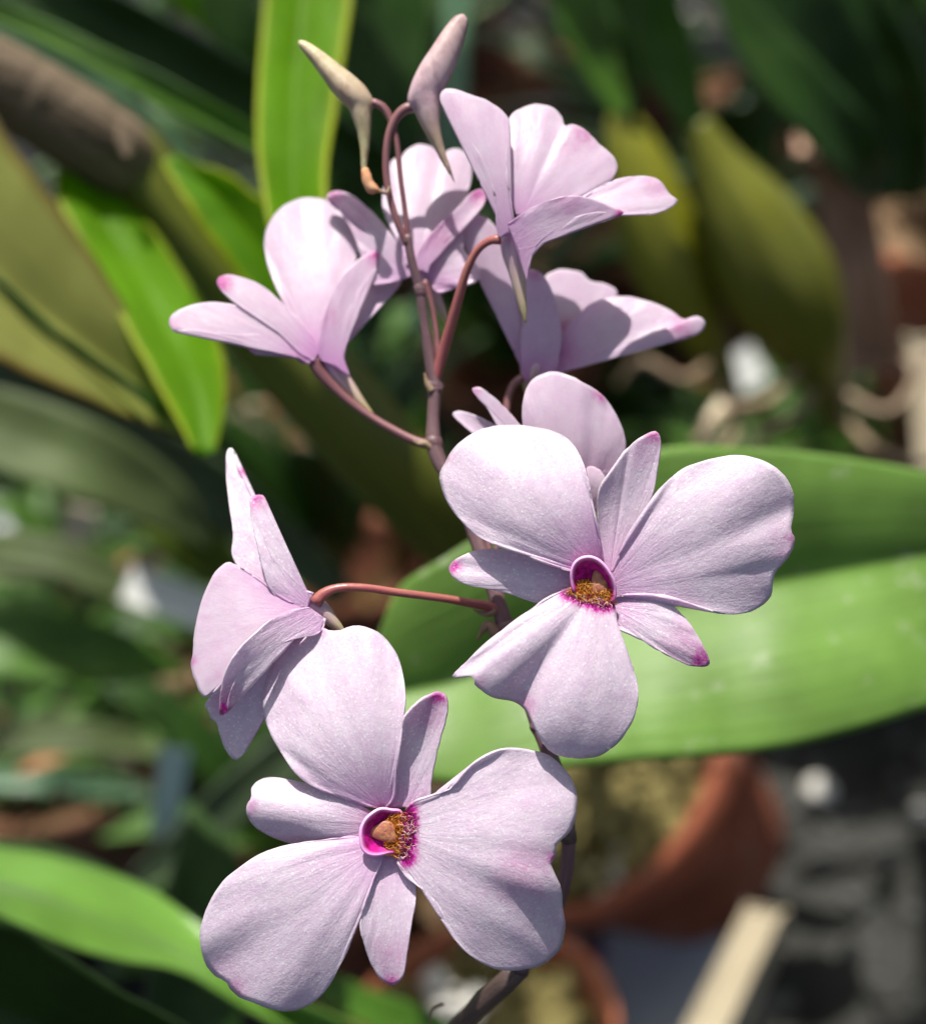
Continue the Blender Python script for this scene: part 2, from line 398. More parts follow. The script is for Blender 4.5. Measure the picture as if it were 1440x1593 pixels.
hairs(f1, Hh((745,620))[0], ((29, 4), (-3, 33)), (.9, .2), 1300,
      lambda w_, r: ('hair_y' if r.random() < .4 else 'hair_o') if w_ < .0 + r.uniform(-.3,.3) else ('hair_p' if r.random() < .72 else 'hair_w'), lambda x, y: 9 - abs(y - 1297) * .12, (5, 12), 3)

# ===== upper front flower on the right
f2 = flower((925, 905, -25), 'upper forward-facing flower with its two-lobed lip to the lower left',
            [(930, 900, -26, 28), (930, 897, -36, 26), (930, 880, -60, 17), (934, 860, -90, 9), (936, 850, -108, 3)])
petal('petal', A3((620,800),(560,790),(470,765),(400,738),(345,716),(270,692),(200,660),(140,605),(92,540),(63,470),(60,420),(84,378),(88,362),(130,312),(190,270),(270,248),(370,247),(470,265),(540,300),(585,365),(608,440),(622,520),(640,600),(660,700),(668,760)),
      z0=-4, tilt=-10, arch=46, cup=-56, curl=-16, wr=13, tints=[(*A3((88,365))[0], 10, .4)], folds=[(.36,.06,-7,2),(.55,.06,5,2)], parent=f2, pink=.75)
petal('sepal', A3((670,790),(655,700),(648,600),(645,530),(652,480),(690,420),(740,350),(790,300),(840,272),(868,266),(881,290),(880,340),(870,410),(850,510),(800,590),(755,660),(730,740),(722,800)),
      z0=-14, tilt=20, arch=-8, cup=24, wr=4, tints=[(*A3((868,270))[0], 20, .7), (*A3((830,320))[0], 40, .18)], folds=[(.42,.02,-5,1)], parent=f2)
petal('petal', A3((692,800),(716,770),(740,700),(780,620),(830,550),(880,480),(960,410),(1060,372),(1180,357),(1270,380),(1340,430),(1374,490),(1379,560),(1368,640),(1382,664),(1362,730),(1308,795),(1300,830),(1293,878),(1230,932),(1140,950),(1060,932),(990,907),(900,880),(820,872),(760,874),(700,890)),
      z0=-4, tilt=16, arch=18, cup=-40, wr=13, tints=[(*A3((1380,660))[0], 14, .55), (*A3((1340,670))[0], 40, .16)], folds=[(.50,.04,-9,2.2),(.42,.05,5,2),(.6,.06,5,2)], parent=f2, nu=100)
petal('sepal', A3((712,900),(750,868),(810,866),(890,880),(940,930),(1000,1000),(1040,1070),(1062,1136),(1000,1143),(930,1115),(850,1070),(780,1030),(725,1004),(705,960)),
      z0=-10, tilt=12, arch=18, cup=-18, wr=5, tints=[(*A3((1040,1120))[0], 22, .75), (*A3((980,1060))[0], 45, .22)], parent=f2)
petal('sepal', A3((640,830),(500,780),(400,745),(340,720),(270,706),(190,714),(120,742),(92,775),(110,815),(170,842),(250,855),(330,877),(415,905),(500,910),(600,900),(660,890)),
      z0=-12, tilt=-2, arch=10, cup=-14, wr=4, tints=[(*A3((98,770))[0], 14, .95)], folds=[(.48,.03,-6,1.5)], parent=f2)
petal('lip', A3((560,850),(510,864),(440,900),(385,940),(330,980),(240,1050),(170,1115),(105,1186),(150,1183),(185,1185),(188,1210),(205,1228),(260,1260),(320,1270),(360,1290),(382,1312),(410,1372),(450,1440),(500,1475),(560,1485),(640,1480),(720,1430),(780,1340),(798,1250),(780,1160),(742,1070),(718,1010),(712,940),(700,890)),
      z0=6, tilt=30, arch=18, cup=-30, curl=-18, wr=11, pink=0, tints=[(*A3(q_)[0], 11.5, 1.45) for q_ in ((535,872), (562,880), (590,892), (615,902), (640,912), (665,916), (688,914))] + [(*A3((640,925))[0], 9, 1.2), (*A3((370,1290))[0], 22, .3), (*A3((200,1210))[0], 14, .3)],
      folds=[(.44,.035,-34,1.8),(.34,.05,12,1.6),(.58,.06,14,1.6),(.72,.05,-8,1.5)], axis=A3((480,1440))[0], parent=f2, nu=120)
H2 = T(850, 850, 10.286)
hood(f2, H2((420,720),(395,580),(388,450),(410,330),(470,235),(570,175),(700,162),(810,200),(900,270),(1000,400),(1075,550),(1105,700),(1080,860),(980,900),(800,900),(600,860)), H2((750,620))[0], 18,
     lambda x, y: 20 - (y - 905) * .16, (.2, -.97))
lump('anther_cap', f2, H2((830,600))[0], (15, -3), (3, 24), 12, 5, M['anther'], -1.57)
hairs(f2, H2((705,765))[0], ((0, 22), (31, 5)), (.1, .9), 1300,
      lambda w_, r: ('hair_y' if r.random() < .4 else 'hair_o') if w_ < .2 + r.uniform(-.3,.3) else ('hair_p' if r.random() < .55 else 'hair_w'), lambda x, y: 8, (5, 12), 8)

# ===== flower seen from the side, on a long red stalk
f3 = flower((490, 935, -40), 'flower seen from the side, turned away on a long red stalk',
            [(470, 936, -58, 8), (484, 940, -58, 14), (500, 950, -58, 15), (514, 964, -58, 11), (530, 980, -60, 6), (538, 988, -60, 2)])
petal('petal', A4((470,700),(340,622),(290,600),(225,552),(200,505),(205,430),(195,350),(182,250),(178,150),(182,105),(195,88),(208,102),(216,140),(222,175),(246,186),(228,240),(226,290),(258,365),(288,430),(320,520),(380,600),(480,665)),
      z0=-60, tilt=-90, arch=10, cup=10, wr=4, tints=[(*A4((240,186))[0], 8, .6)], parent=f3)
petal('sepal', A4((490,715),(400,692),(350,642),(315,540),(290,430),(270,330),(274,285),(296,272),(322,276),(316,330),(318,420),(350,508),(400,580),(450,628),(515,655)),
      z0=-40, tilt=-20, arch=8, cup=12, wr=4, tints=[(*A4((298,280))[0], 18, .7)], parent=f3)
petal('petal', A4((480,745),(400,730),(330,775),(260,832),(200,902),(165,990),(130,1032),(100,1056),(80,1040),(60,990),(44,930),(52,880),(55,810),(75,720),(105,630),(145,562),(185,534),(240,558),(300,600),(360,648),(420,685),(480,705)),
      z0=-38, tilt=30, arch=22, cup=-10, side=-34, wr=6, tints=[(*A4((46,915))[0], 8, .5), (*A4((150,980))[0], 20, .12)], parent=f3, mat=M['petal_soft'])
petal('lip', A4((500,800),(400,830),(320,860),(250,920),(180,980),(125,1045),(95,1092),(112,1108),(120,1135),(140,1150),(152,1195),(180,1262),(210,1296),(240,1282),(250,1180),(252,1060),(282,960),(320,892),(400,850),(520,830)),
      z0=-52, tilt=-10, arch=10, cup=8, wr=7, tints=[(*A4((140,1080))[0], 20, .2)], parent=f3)
petal('sepal', A4((500,710),(420,722),(350,755),(290,805),(225,870),(182,940),(160,1010),(152,1080),(155,1121),(174,1121),(184,1060),(210,990),(250,930),(310,890),(380,852),(460,826),(540,805),(560,750)),
      z0=-34, tilt=26, arch=26, cup=14, side=12, wr=3, tints=[(*A4((162,1110))[0], 16, 1.0), (*A4((168,1050))[0], 25, .4)], parent=f3)

# ===== flower half hidden behind the upper front one
f4 = flower((880, 760, -130), 'flower half hidden behind the upper forward-facing one',
            [(868, 772, -120, 14), (884, 764, -140, 16), (905, 760, -160, 12), (930, 765, -180, 5)])
petal('petal', A3((540,520),(460,460),(400,360),(368,240),(366,170),(384,100),(420,62),(480,44),(540,57),(610,95),(640,112),(670,140),(712,200),(742,270),(751,330),(730,375),(668,412),(640,470),(620,520)),
      z0=-130, tilt=10, arch=22, cup=-30, wr=7, tints=[(*A3((655,130))[0], 12, .5)], folds=[(.56,.04,10,1.5)], mat=M['petal_soft'], parent=f4)
petal('sepal', A3((500,470),(420,400),(300,300),(268,240),(228,170),(178,106),(200,100),(240,124),(300,180),(350,240),(430,340),(540,440)),
      z0=-130, tilt=-24, arch=8, cup=6, wr=3, tints=[(*A3((185,108))[0], 14, .35)], mat=M['petal_soft'], parent=f4)
petal('sepal', A3((480,500),(330,400),(200,290),(140,240),(105,200),(130,190),(180,203),(260,240),(360,310),(520,460)),
      z0=-140, tilt=-50, arch=8, cup=6, wr=3, mat=M['petal_soft'], parent=f4)
petal('petal', A3((560,540),(590,470),(612,400),(640,402),(675,440),(672,490),(650,540),(620,600)), z0=-128, tilt=16, arch=8, cup=4, wr=3, mat=M['petal_soft'], parent=f4)

# ===== upper right flower seen from its back and side
f5 = flower((790, 355, -120), 'upper right flower seen from below with its long green spur pointing down',
            [(796, 345, -150, 14), (798, 365, -148, 22), (800, 390, -144, 22), (804, 418, -142, 16), (809, 452, -140, 10), (814, 482, -140, 6), (817, 503, -141, 1.5)])
petal('sepal', A2((300,690),(284,600),(280,520),(256,430),(210,340),(150,260),(98,190),(72,165),(62,128),(78,102),(110,97),(180,120),(260,150),(310,188),(338,225),(330,300),(326,420),(338,500),(350,580),(370,680)),
      z0=-112, tilt=-20, arch=16, cup=-16, wr=6, tints=[(*A2((110,190))[0], 22, .12)], mat=M['petal_soft'], parent=f5)
petal('petal', A2((370,600),(345,520),(329,430),(325,300),(340,212),(390,175),(450,160),(510,173),(548,210),(562,248),(590,240),(650,270),(700,322),(755,370),(771,412),(750,460),(680,508),(600,535),(500,560),(440,585),(410,620)),
      z0=-124, tilt=-60, arch=14, cup=-10, wr=7, tints=[(*A2((640,268))[0], 24, .4), (*A2((590,330))[0], 26, .18)], folds=[(.46,.04,-9,2)], mat=M['petal_soft'], parent=f5, nu=100)
petal('lip', A2((500,600),(560,560),(650,525),(700,490),(770,460),(830,450),(900,450),(950,475),(980,520),(1012,546),(970,580),(910,598),(850,592),(790,580),(720,590),(600,610),(520,620)),
      z0=-122, tilt=-20, arch=20, cup=-8, side=20, wr=7, tints=[(*A2((930,470))[0], 26, .25)], mat=M['petal_soft'], parent=f5)
petal('sepal', A2((335,640),(400,590),(440,570),(520,535),(600,524),(680,540),(740,565),(798,595),(780,600),(740,592),(680,591),(600,612),(540,642),(485,682),(450,715),(430,765),(418,810),(408,860)),
      z0=-106, tilt=10, arch=22, cup=8, wr=4, tints=[(*A2((790,595))[0], 12, .7), (*A2((560,540))[0], 36, .18)], mat=M['petal_soft'], parent=f5)

# ===== flower below it on the right
ZO[0] = -60
f6 = flower((835, 575, -215), 'flower on the right seen from behind, its white upper petal in full sun',
            [(842, 545, -212, 10), (833, 570, -216, 20), (824, 596, -222, 15), (820, 612, -226, 6)])
petal('sepal', A2((405,1270),(384,1220),(380,1130),(352,1040),(310,965),(246,908),(208,830),(165,730),(148,620),(180,596),(240,610),(290,660),(330,760),(360,860),(400,960),(430,1100),(432,1230)),
      z0=-222, tilt=20, arch=8, cup=-18, wr=6, mat=M['petal_soft'], parent=f6)
petal('petal', A2((480,1220),(530,1120),(545,1060),(535,1000),(505,910),(480,850),(520,825),(570,822),(625,832),(662,868),(720,878),(765,905),(768,932),(700,945),(650,990),(590,1050),(560,1100),(520,1220)),
      z0=-232, tilt=-70, arch=6, cup=-10, wr=5, tints=[(*A2((560,1050))[0], 16, .35)], mat=M['petal_soft'], parent=f6)
petal('petal', A2((520,1240),(540,1160),(560,1070),(600,1020),(660,960),(740,932),(820,930),(900,950),(980,982),(1040,1022),(1090,1008),(1122,1030),(1112,1060),(1060,1090),(1010,1092),(900,1103),(800,1118),(700,1142),(620,1182),(560,1225)),
      z0=-214, tilt=-10, arch=16, cup=-14, side=24, wr=5, tints=[(*A2((1020,1050))[0], 20, .4), (*A2((560,1160))[0], 24, .4)], folds=[(.55,.05,12,2)], mat=M['petal_soft'], parent=f6)
petal('petal', A2((405,1265),(392,1200),(385,1120),(398,1000),(402,900),(412,825),(430,818),(470,840),(510,910),(535,1000),(546,1080),(540,1150),(524,1225),(480,1245),(440,1265)),
      z0=-206, tilt=16, arch=10, cup=-14, wr=4, tints=[(*A2((440,825))[0], 14, .35)], pink=.8, mat=M['petal_soft'], parent=f6)

# ===== flower behind the bud stalks
ZO[0] = 35
f7 = flower((650, 420, -265), 'flower behind the bud stalks, pale in the sun',
            [(654, 408, -300, 10), (660, 428, -300, 15), (672, 455, -298, 13), (688, 485, -298, 8), (700, 512, -298, 3)])
petal('petal', A1((1010,1060),(990,980),(945,900),(918,850),(912,780),(935,700),(950,640),(990,630),(1010,760),(1030,900),(1050,1040)), z0=-275, tilt=-90, arch=8, cup=-6, wr=4, mat=M['petal_soft'], parent=f7)
petal('petal', A1((1040,1070),(1020,950),(1000,850),(988,720),(985,640),(1010,600),(1060,578),(1110,588),(1150,625),(1168,605),(1210,595),(1250,618),(1268,680),(1256,760),(1210,850),(1140,920),(1090,1000),(1075,1070)),
      z0=-270, tilt=-110, arch=10, cup=-10, wr=6, folds=[(.5,.05,-8,2)], mat=M['petal_soft'], parent=f7)
petal('sepal', A1((1030,1100),(940,1130),(850,1132),(822,1010),(780,905),(730,830),(690,795),(700,772),(740,764),(800,788),(880,858),(935,925),(985,1000),(1040,1070)),
      z0=-276, tilt=-70, arch=8, cup=-8, wr=6, tints=[(*A1((710,780))[0], 22, .45), (*A1((800,860))[0], 40, .2)], mat=M['petal_soft'], parent=f7)
petal('lip', A1((1080,1090),(1100,1000),(1150,930),(1220,870),(1232,900),(1240,1000),(1288,1060),(1302,1110),(1200,1152),(1130,1168),(1100,1120)),
      z0=-280, tilt=-20, arch=8, cup=-8, side=20, wr=6, mat=M['petal_soft'], parent=f7)
petal('sepal', A1((1045,1080),(1060,1000),(1130,905),(1215,825),(1270,768),(1308,756),(1326,790),(1292,850),(1225,908),(1160,950),(1115,1020),(1090,1090)),
      z0=-260, tilt=-40, arch=8, cup=8, wr=3, tints=[(*A1((1305,775))[0], 18, .6), (*A1((1130,930))[0], 40, .25)], mat=M['petal_soft'], parent=f7)

# ===== left upper flower
ZO[0] = 0
f8 = flower((503, 545, -225), 'left flower seen from the side with petals spread, glowing in the sun',
            [(504, 538, -252, 12), (508, 556, -250, 19), (522, 580, -246, 19), (544, 606, -244, 13), (564, 630, -243, 8), (580, 645, -243, 3)])
petal('petal', A1((640,1420),(600,1310),(520,1210),(470,1110),(441,1000),(445,930),(480,860),(540,810),(610,790),(680,800),(740,830),(790,880),(820,940),(816,1000),(785,1065),(735,1150),(700,1230),(690,1330),(690,1420)),
      z0=-226, tilt=-120, arch=14, cup=-14, wr=7, mat=M['petal_soft'], parent=f8, pink=.8)
petal('sepal', A1((720,1420),(740,1340),(750,1290),(770,1240),(815,1175),(860,1140),(920,1100),(975,1095),(988,1115),(980,1140),(930,1180),(850,1228),(790,1270),(760,1320),(750,1400)),
      z0=-240, tilt=-50, arch=6, cup=6, side=20, wr=4, mat=M['petal_soft'], parent=f8)
petal('lip', A1((665,1440),(655,1370),(670,1290),(700,1200),(740,1120),(790,1060),(850,1015),(900,1000),(912,1020),(880,1070),(845,1120),(812,1170),(782,1225),(755,1290),(748,1370),(756,1440),(778,1500)),
      z0=-217, tilt=-40, arch=8, cup=8, wr=5, tints=[(*A1((890,1008))[0], 22, .5), (*A1((680,1260))[0], 30, .2)], mat=M['petal_soft'], parent=f8, pink=.8)
petal('sepal', A1((640,1440),(590,1420),(530,1362),(460,1300),(380,1250),(310,1200),(262,1155),(248,1122),(280,1100),(340,1107),(420,1138),(500,1200),(570,1280),(630,1345),(670,1410)),
      z0=-218, tilt=0, arch=12, cup=-10, side=-16, wr=4, tints=[(*A1((262,1120))[0], 20, .75)], mat=M['petal_soft'], parent=f8, pink=.8)
petal('sepal', A1((620,1455),(560,1415),(490,1372),(430,1340),(350,1337),(250,1330),(130,1316),(75,1322),(58,1290),(72,1258),(130,1226),(200,1210),(300,1215),(390,1243),(470,1290),(540,1340),(640,1425)),
      z0=-214, tilt=30, arch=12, cup=-8, side=-18, wr=4, tints=[(*A1((66,1300))[0], 14, .25)], mat=M['petal_soft'], parent=f8, pink=.8)
petal('petal', A1((600,1455),(500,1385),(440,1392),(400,1414),(378,1398),(376,1374),(400,1352),(440,1346),(490,1362),(560,1400)),
      z0=-222, tilt=6, arch=4, cup=4, wr=2, tints=[(*A1((380,1390))[0], 12, .6)], mat=M['petal_soft'], parent=f8)

ZO[0] = -15
# ===== buds: body and spur in one, stalk its own part
def bud(label, body, spur, mat, org, tip_mat=None, mouth=None):
    V, F = [], []
    for pts, kw in ((body, dict(n=20, m=40, ribs=3, ribd=.06)), (spur, dict(n=16, m=30))):
        v, f, _ = tube_data([Z(x, y, z) for x, y, z, q in pts], [q * PXM for *_, q in pts], **kw)
        o = len(V); V += v; F += [tuple(i + o for i in q) for q in f]
    b = mesh('flower_bud', V, F, M[mat], plant, Z(*org)); b['label'] = label
    m = b.modifiers.new('r', 'REMESH'); m.mode = 'VOXEL'; m.voxel_size = .00028; m.use_smooth_shade = True
    m = b.modifiers.new('s', 'SMOOTH'); m.factor = .5; m.iterations = 14
    if tip_mat:
        tube('spur_tip', [Z(x, y, z) for x, y, z, r in mouth], [r * PXM for *_, r in mouth], tip_mat, b, n=10, m=12, jit=.5)
    return b
def budskin(name, tip, body, spur, stain):
    g = N(name); ob = g.coords('Object'); up = g.n('VectorMath', {0: ob, 1: tuple(_u)}, operation='DOT_PRODUCT').outputs['Value']
    sd_ = g.n('VectorMath', {0: ob, 1: tuple(_r)}, operation='DOT_PRODUCT').outputs['Value']
    k = g.mix(body, tip, g.rng(up, .002, .009)); k = g.mix(k, spur, g.rng(up, .0, -.004))
    n1 = g.noise(g.n('Mapping', {'Vector': ob, 'Scale': (900, 900, 160)}).outputs[0], 1.0, 4, .6); n2 = g.noise(ob, 420, 4, .6)
    k = g.mix(k, stain, g.rng(n1, .48, .72, 0, .5)); k = g.mix(k, stain, g.rng(n2, .52, .74, 0, .55))
    bp = g.bump(n1, .35, .0004)
    M[name] = g.end(g.n('BsdfPrincipled', {'Base Color': k, 'Roughness': .45, 'Normal': bp, 'Subsurface Weight': .2, 'Subsurface Scale': .001, 'Specular IOR Level': .35}).outputs[0])
budskin('bud_a', (.56, .50, .30), (.40, .31, .22), (.36, .33, .18), (.20, .10, .07))
budskin('bud_b', (.48, .34, .33), (.50, .36, .40), (.34, .27, .19), (.24, .12, .14))
bud('cream bud pointing up and left with an orange spur tip',
    [(460, 61, -172, 1), (467, 66, -172, 7), (488, 84, -172, 13), (515, 112, -172, 19), (540, 138, -172, 24), (560, 156, -172, 22), (574, 166, -172, 13), (580, 170, -172, 4)],
    [(545, 132, -172, 12), (555, 152, -172, 19), (562, 178, -172, 17.5), (566, 205, -173, 12.5), (567, 235, -173, 8.5), (566, 258, -173, 6.5), (568, 272, -173, 6)], 'bud_a', (575, 165, -172),
    M['tip_orange'], [(567, 262, -173, 6), (572, 282, -173, 9), (580, 293, -172, 9), (590, 296, -171, 3)])
bud('lilac bud pointing up and right with a curved pointed spur',
    [(722, 20, -165, 2), (719, 27, -165, 11), (707, 50, -165, 19), (690, 85, -165, 25), (672, 118, -165, 28), (658, 145, -165, 26), (648, 162, -165, 19), (644, 172, -165, 9)],
    [(662, 118, -166, 16), (661, 145, -166, 25), (665, 172, -166, 22), (672, 200, -166, 15), (683, 228, -167, 10), (696, 260, -168, 6), (706, 280, -168, 3.5), (711, 292, -169, .8)], 'bud_b', (644, 165, -166))

# ===== stem and stalks
ZO[0] = 0
stem_pts = [(633, 365, -196, 7.5), (640, 405, -200, 7.5), (652, 450, -206, 8), (662, 515, -214, 9), (671, 570, -220, 11), (676, 600, -222, 12), (674, 650, -218, 10.5), (676, 695, -212, 13),
            (700, 750, -196, 11), (730, 810, -180, 12), (752, 870, -168, 12), (770, 925, -156, 13), (790, 985, -140, 15), (815, 1060, -120, 14), (838, 1130, -104, 13), (864, 1200, -96, 13), (880, 1260, -96, 12), (884, 1320, -104, 12),
            (872, 1390, -120, 13), (845, 1450, -140, 14), (808, 1505, -165, 17), (762, 1552, -215, 20), (716, 1592, -280, 17), (690, 1630, -380, 17)]
wpts = [Z(x, y, z) for x, y, z, r in stem_pts]; wr_ = [r * PXM for *_, r in stem_pts]
tube('stem', wpts[:21], wr_[:21], M['stem'], plant, n=14, m=170, jit=.12)
for (x, y, z, q) in ((652, 450, -206, 9.5), (676, 600, -222, 14), (675, 690, -212, 14.5), (752, 868, -168, 14), (788, 978, -141, 17), (838, 1130, -104, 15.5), (883, 1300, -101, 14.5), (848, 1445, -139, 16.5)):
    zt('node', [(x - 3, y - 12, z, q * .72), (x - 1, y - 4, z, q * .98), (x + 1, y + 3, z, q), (x + 3, y + 12, z, q * .74)], M['stem'] if y < 1200 else M['woody'], plant, n=12, m=10, jit=.2)
low = wpts[20:] + [ROOT + Vector((0, 0, -0.004))]
tube('stem_base', low, wr_[20:] + [.0026], M['woody'], plant, n=14, m=80, jit=.35)
def stalk(pts, mat='pedicel', m=40): return zt('flower_stalk', pts, M[mat], plant, n=12, m=m)
stalk([(780, 962, -150, 7), (762, 945, -140, 9), (735, 939, -120, 7.5), (690, 931, -90, 6.5), (620, 922, -60, 6.5), (560, 914, -46, 6.5), (525, 915, -42, 7), (503, 924, -42, 9), (490, 938, -42, 11)])
stalk([(674, 600, -222, 9), (684, 565, -214, 9.5), (700, 510, -190, 9), (714, 460, -165, 8), (728, 415, -145, 7), (745, 386, -132, 6.5), (762, 374, -124, 7), (778, 372, -120, 9)], 'pedicel')
stalk([(633, 380, -196, 6.5), (616, 340, -190, 6), (603, 290, -188, 6), (600, 245, -185, 6.2), (606, 205, -183, 7), (618, 180, -182, 8), (632, 168, -181, 9), (646, 166, -181, 9)], 'pedicel_dull')
stalk([(636, 385, -200, 5), (630, 330, -196, 4.5), (622, 270, -190, 4.5), (616, 215, -188, 5), (606, 182, -188, 6.5), (594, 165, -187, 7), (578, 158, -187, 7)], 'pedicel_dull')
stalk([(674, 692, -212, 9), (652, 688, -214, 8), (610, 668, -220, 7.5), (565, 640, -226, 7), (525, 608, -228, 8), (495, 575, -226, 11), (488, 558, -225, 12)], 'pedicel_dull')
stalk([(682, 560, -225, 6), (676, 500, -232, 5), (668, 460, -232, 5), (660, 436, -232, 6)], 'pedicel_dull', 20)
stalk([(792, 985, -170, 7), (772, 915, -200, 6.5), (760, 850, -225, 6), (770, 760, -235, 6), (788, 680, -256, 6), (788, 630, -270, 6.5), (800, 596, -276, 7), (822, 585, -278, 10)], 'pedicel_dull', 50)
stalk([(796, 985, -150, 7), (778, 925, -170, 6.5), (772, 860, -176, 6), (800, 800, -176, 6), (850, 775, -160, 7), (885, 765, -145, 9)], 'pedicel_dull')
stalk([(800, 1000, -135, 8), (830, 960, -130, 7), (880, 920, -110, 7), (926, 900, -62, 10)], 'pedicel_dull')
stalk([(868, 1210, -98, 8), (800, 1240, -110, 7), (700, 1270, -105, 7), (625, 1294, -62, 10)], 'pedicel_dull')
def bract(pts, w0, w1):
    return zt('bract', [(x, y, z, w0 * (1 - i / (len(pts) - 1)) + w1 * (i / (len(pts) - 1))) for i, (x, y, z) in enumerate(pts)], M['bract'], plant, n=8, m=14)
bract([(772, 985, -140), (758, 972, -138), (748, 985, -136), (742, 996, -134)], 12, 1)
bract([(770, 950, -140), (755, 955, -138), (735, 948, -134)], 9, 1)
bract([(678, 700, -208), (662, 690, -205), (650, 690, -202), (642, 684, -200)], 9, 1)
bract([(672, 608, -214), (664, 595, -212), (660, 580, -210)], 8, 1)
bract([(690, 1562, -330), (676, 1568, -330), (670, 1580, -330), (668, 1594, -330)], 3, 1.5)
bract([(590, 296, -171), (600, 300, -172), (606, 290, -178)], 4, 2)

# ============================================================ surroundings
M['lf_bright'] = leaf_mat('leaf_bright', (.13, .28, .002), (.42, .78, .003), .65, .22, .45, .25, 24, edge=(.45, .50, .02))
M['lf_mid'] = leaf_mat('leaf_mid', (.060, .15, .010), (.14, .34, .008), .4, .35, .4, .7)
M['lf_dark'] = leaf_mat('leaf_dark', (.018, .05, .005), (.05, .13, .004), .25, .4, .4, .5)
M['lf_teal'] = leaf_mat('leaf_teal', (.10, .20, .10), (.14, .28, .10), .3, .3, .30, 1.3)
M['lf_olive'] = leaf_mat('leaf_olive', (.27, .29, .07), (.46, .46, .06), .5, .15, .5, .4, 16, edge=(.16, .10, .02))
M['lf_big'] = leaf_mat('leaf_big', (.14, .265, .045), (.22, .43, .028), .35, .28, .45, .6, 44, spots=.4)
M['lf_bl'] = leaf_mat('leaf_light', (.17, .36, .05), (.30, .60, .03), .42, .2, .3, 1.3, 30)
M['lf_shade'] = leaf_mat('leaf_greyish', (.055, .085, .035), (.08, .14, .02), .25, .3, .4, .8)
M['lf_yellowgreen'] = leaf_mat('leaf_yellowgreen', (.10, .15, .01), (.2, .3, .01), .4, .4, .4, .8)
M['lf_greyg'] = leaf_mat('leaf_greygreen', (.08, .11, .04), (.12, .18, .03), .3, .35, .55, .3, 20)
M['petalf'] = plain('fallen_petal', (.35, .12, .32), .6)
M['lf_yellow'] = leaf_mat('leaf_yellow', (.26, .28, .02), (.5, .5, .03), .5, .3, .4, .7)
M['cane'] = pbr('olive_cane', (.060, .070, .008), (.12, .13, .016), 60, .45, .3, .001, uvmap=(14, 2, 1), spec=.3)
M['sheath'] = pbr('dry_sheath', (.07, .050, .030), (.19, .14, .095), 90, .75, .6, .002, uvmap=(16, 2.5, 1), spec=.25)
M['bulb'] = pbr('green_pseudobulb', (.12, .125, .005), (.19, .19, .012), 60, .4, .3, .001, uvmap=(10, 2, 1), spec=.4)
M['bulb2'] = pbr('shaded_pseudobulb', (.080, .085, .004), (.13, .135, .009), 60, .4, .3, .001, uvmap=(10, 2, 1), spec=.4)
M['clay'] = pbr('terracotta', (.30, .085, .040), (.40, .14, .07), 30, .8, .4, .001, c3=(.46, .36, .30), s3=60, t3=(.60, .72), spec=.25)
M['clay_shaded'] = pbr('shaded_terracotta', (.19, .050, .024), (.27, .085, .042), 30, .8, .4, .001, c3=(.30, .22, .17), s3=60, t3=(.60, .72), spec=.25)  # darker copy of the terracotta, the mossy pot's shade put into its colour
M['clay_old'] = pbr('old_terracotta', (.13, .045, .025), (.21, .085, .05), 30, .85, .5, .001, c3=(.10, .12, .05), s3=40, t3=(.55, .7), spec=.2)
M['clay_brown'] = pbr('brown_clay', (.09, .04, .02), (.16, .08, .045), 30, .85, .5, .001, c3=(.05, .06, .02), s3=40, t3=(.55, .7), spec=.2)
M['floor'] = pbr('worn_concrete', (.013, .013, .011), (.045, .045, .040), 22, .85, .5, .003, c3=(.13, .13, .12), s3=16, t3=(.60, .70), spec=.2)
M['slab'] = pbr('grey_slab', (.36, .37, .39), (.52, .53, .54), 12, .8, .3, .002, c3=(.16, .17, .18), s3=40)
M['wood'] = pbr('pale_wood', (.24, .20, .135), (.36, .31, .22), 30, .7, .3, .001, uvmap=None, spec=.2)
M['wood_brown'] = pbr('brown_wood', (.30, .17, .11), (.46, .30, .22), 40, .8, .4, .001, spec=.2)
M['tagw'] = pbr('white_tag', (.70, .70, .66), (.80, .80, .76), 60, .5, .1, .0005)
M['tagc'] = pbr('cream_tag', (.66, .56, .42), (.74, .64, .48), 60, .6, .1, .0005)
M['tagt'] = pbr('teal_tag', (.30, .42, .38), (.38, .50, .46), 60, .5, .1, .0005)
M['blue'] = plain('blue_hose', (.008, .06, .13), .45)
M['bark'] = pbr('bark_chip', (.08, .045, .022), (.22, .14, .075), 200, .9, .5, .001)
M['moss'] = pbr('moss', (.13, .11, .03), (.26, .21, .08), 200, .95, .8, .002)
M['stone'] = pbr('pale_pebble', (.42, .40, .36), (.62, .60, .55), 120, .7, .3, .001)
M['soil'] = pbr('soil', (.03, .02, .012), (.08, .055, .03), 150, .95, .8, .002)

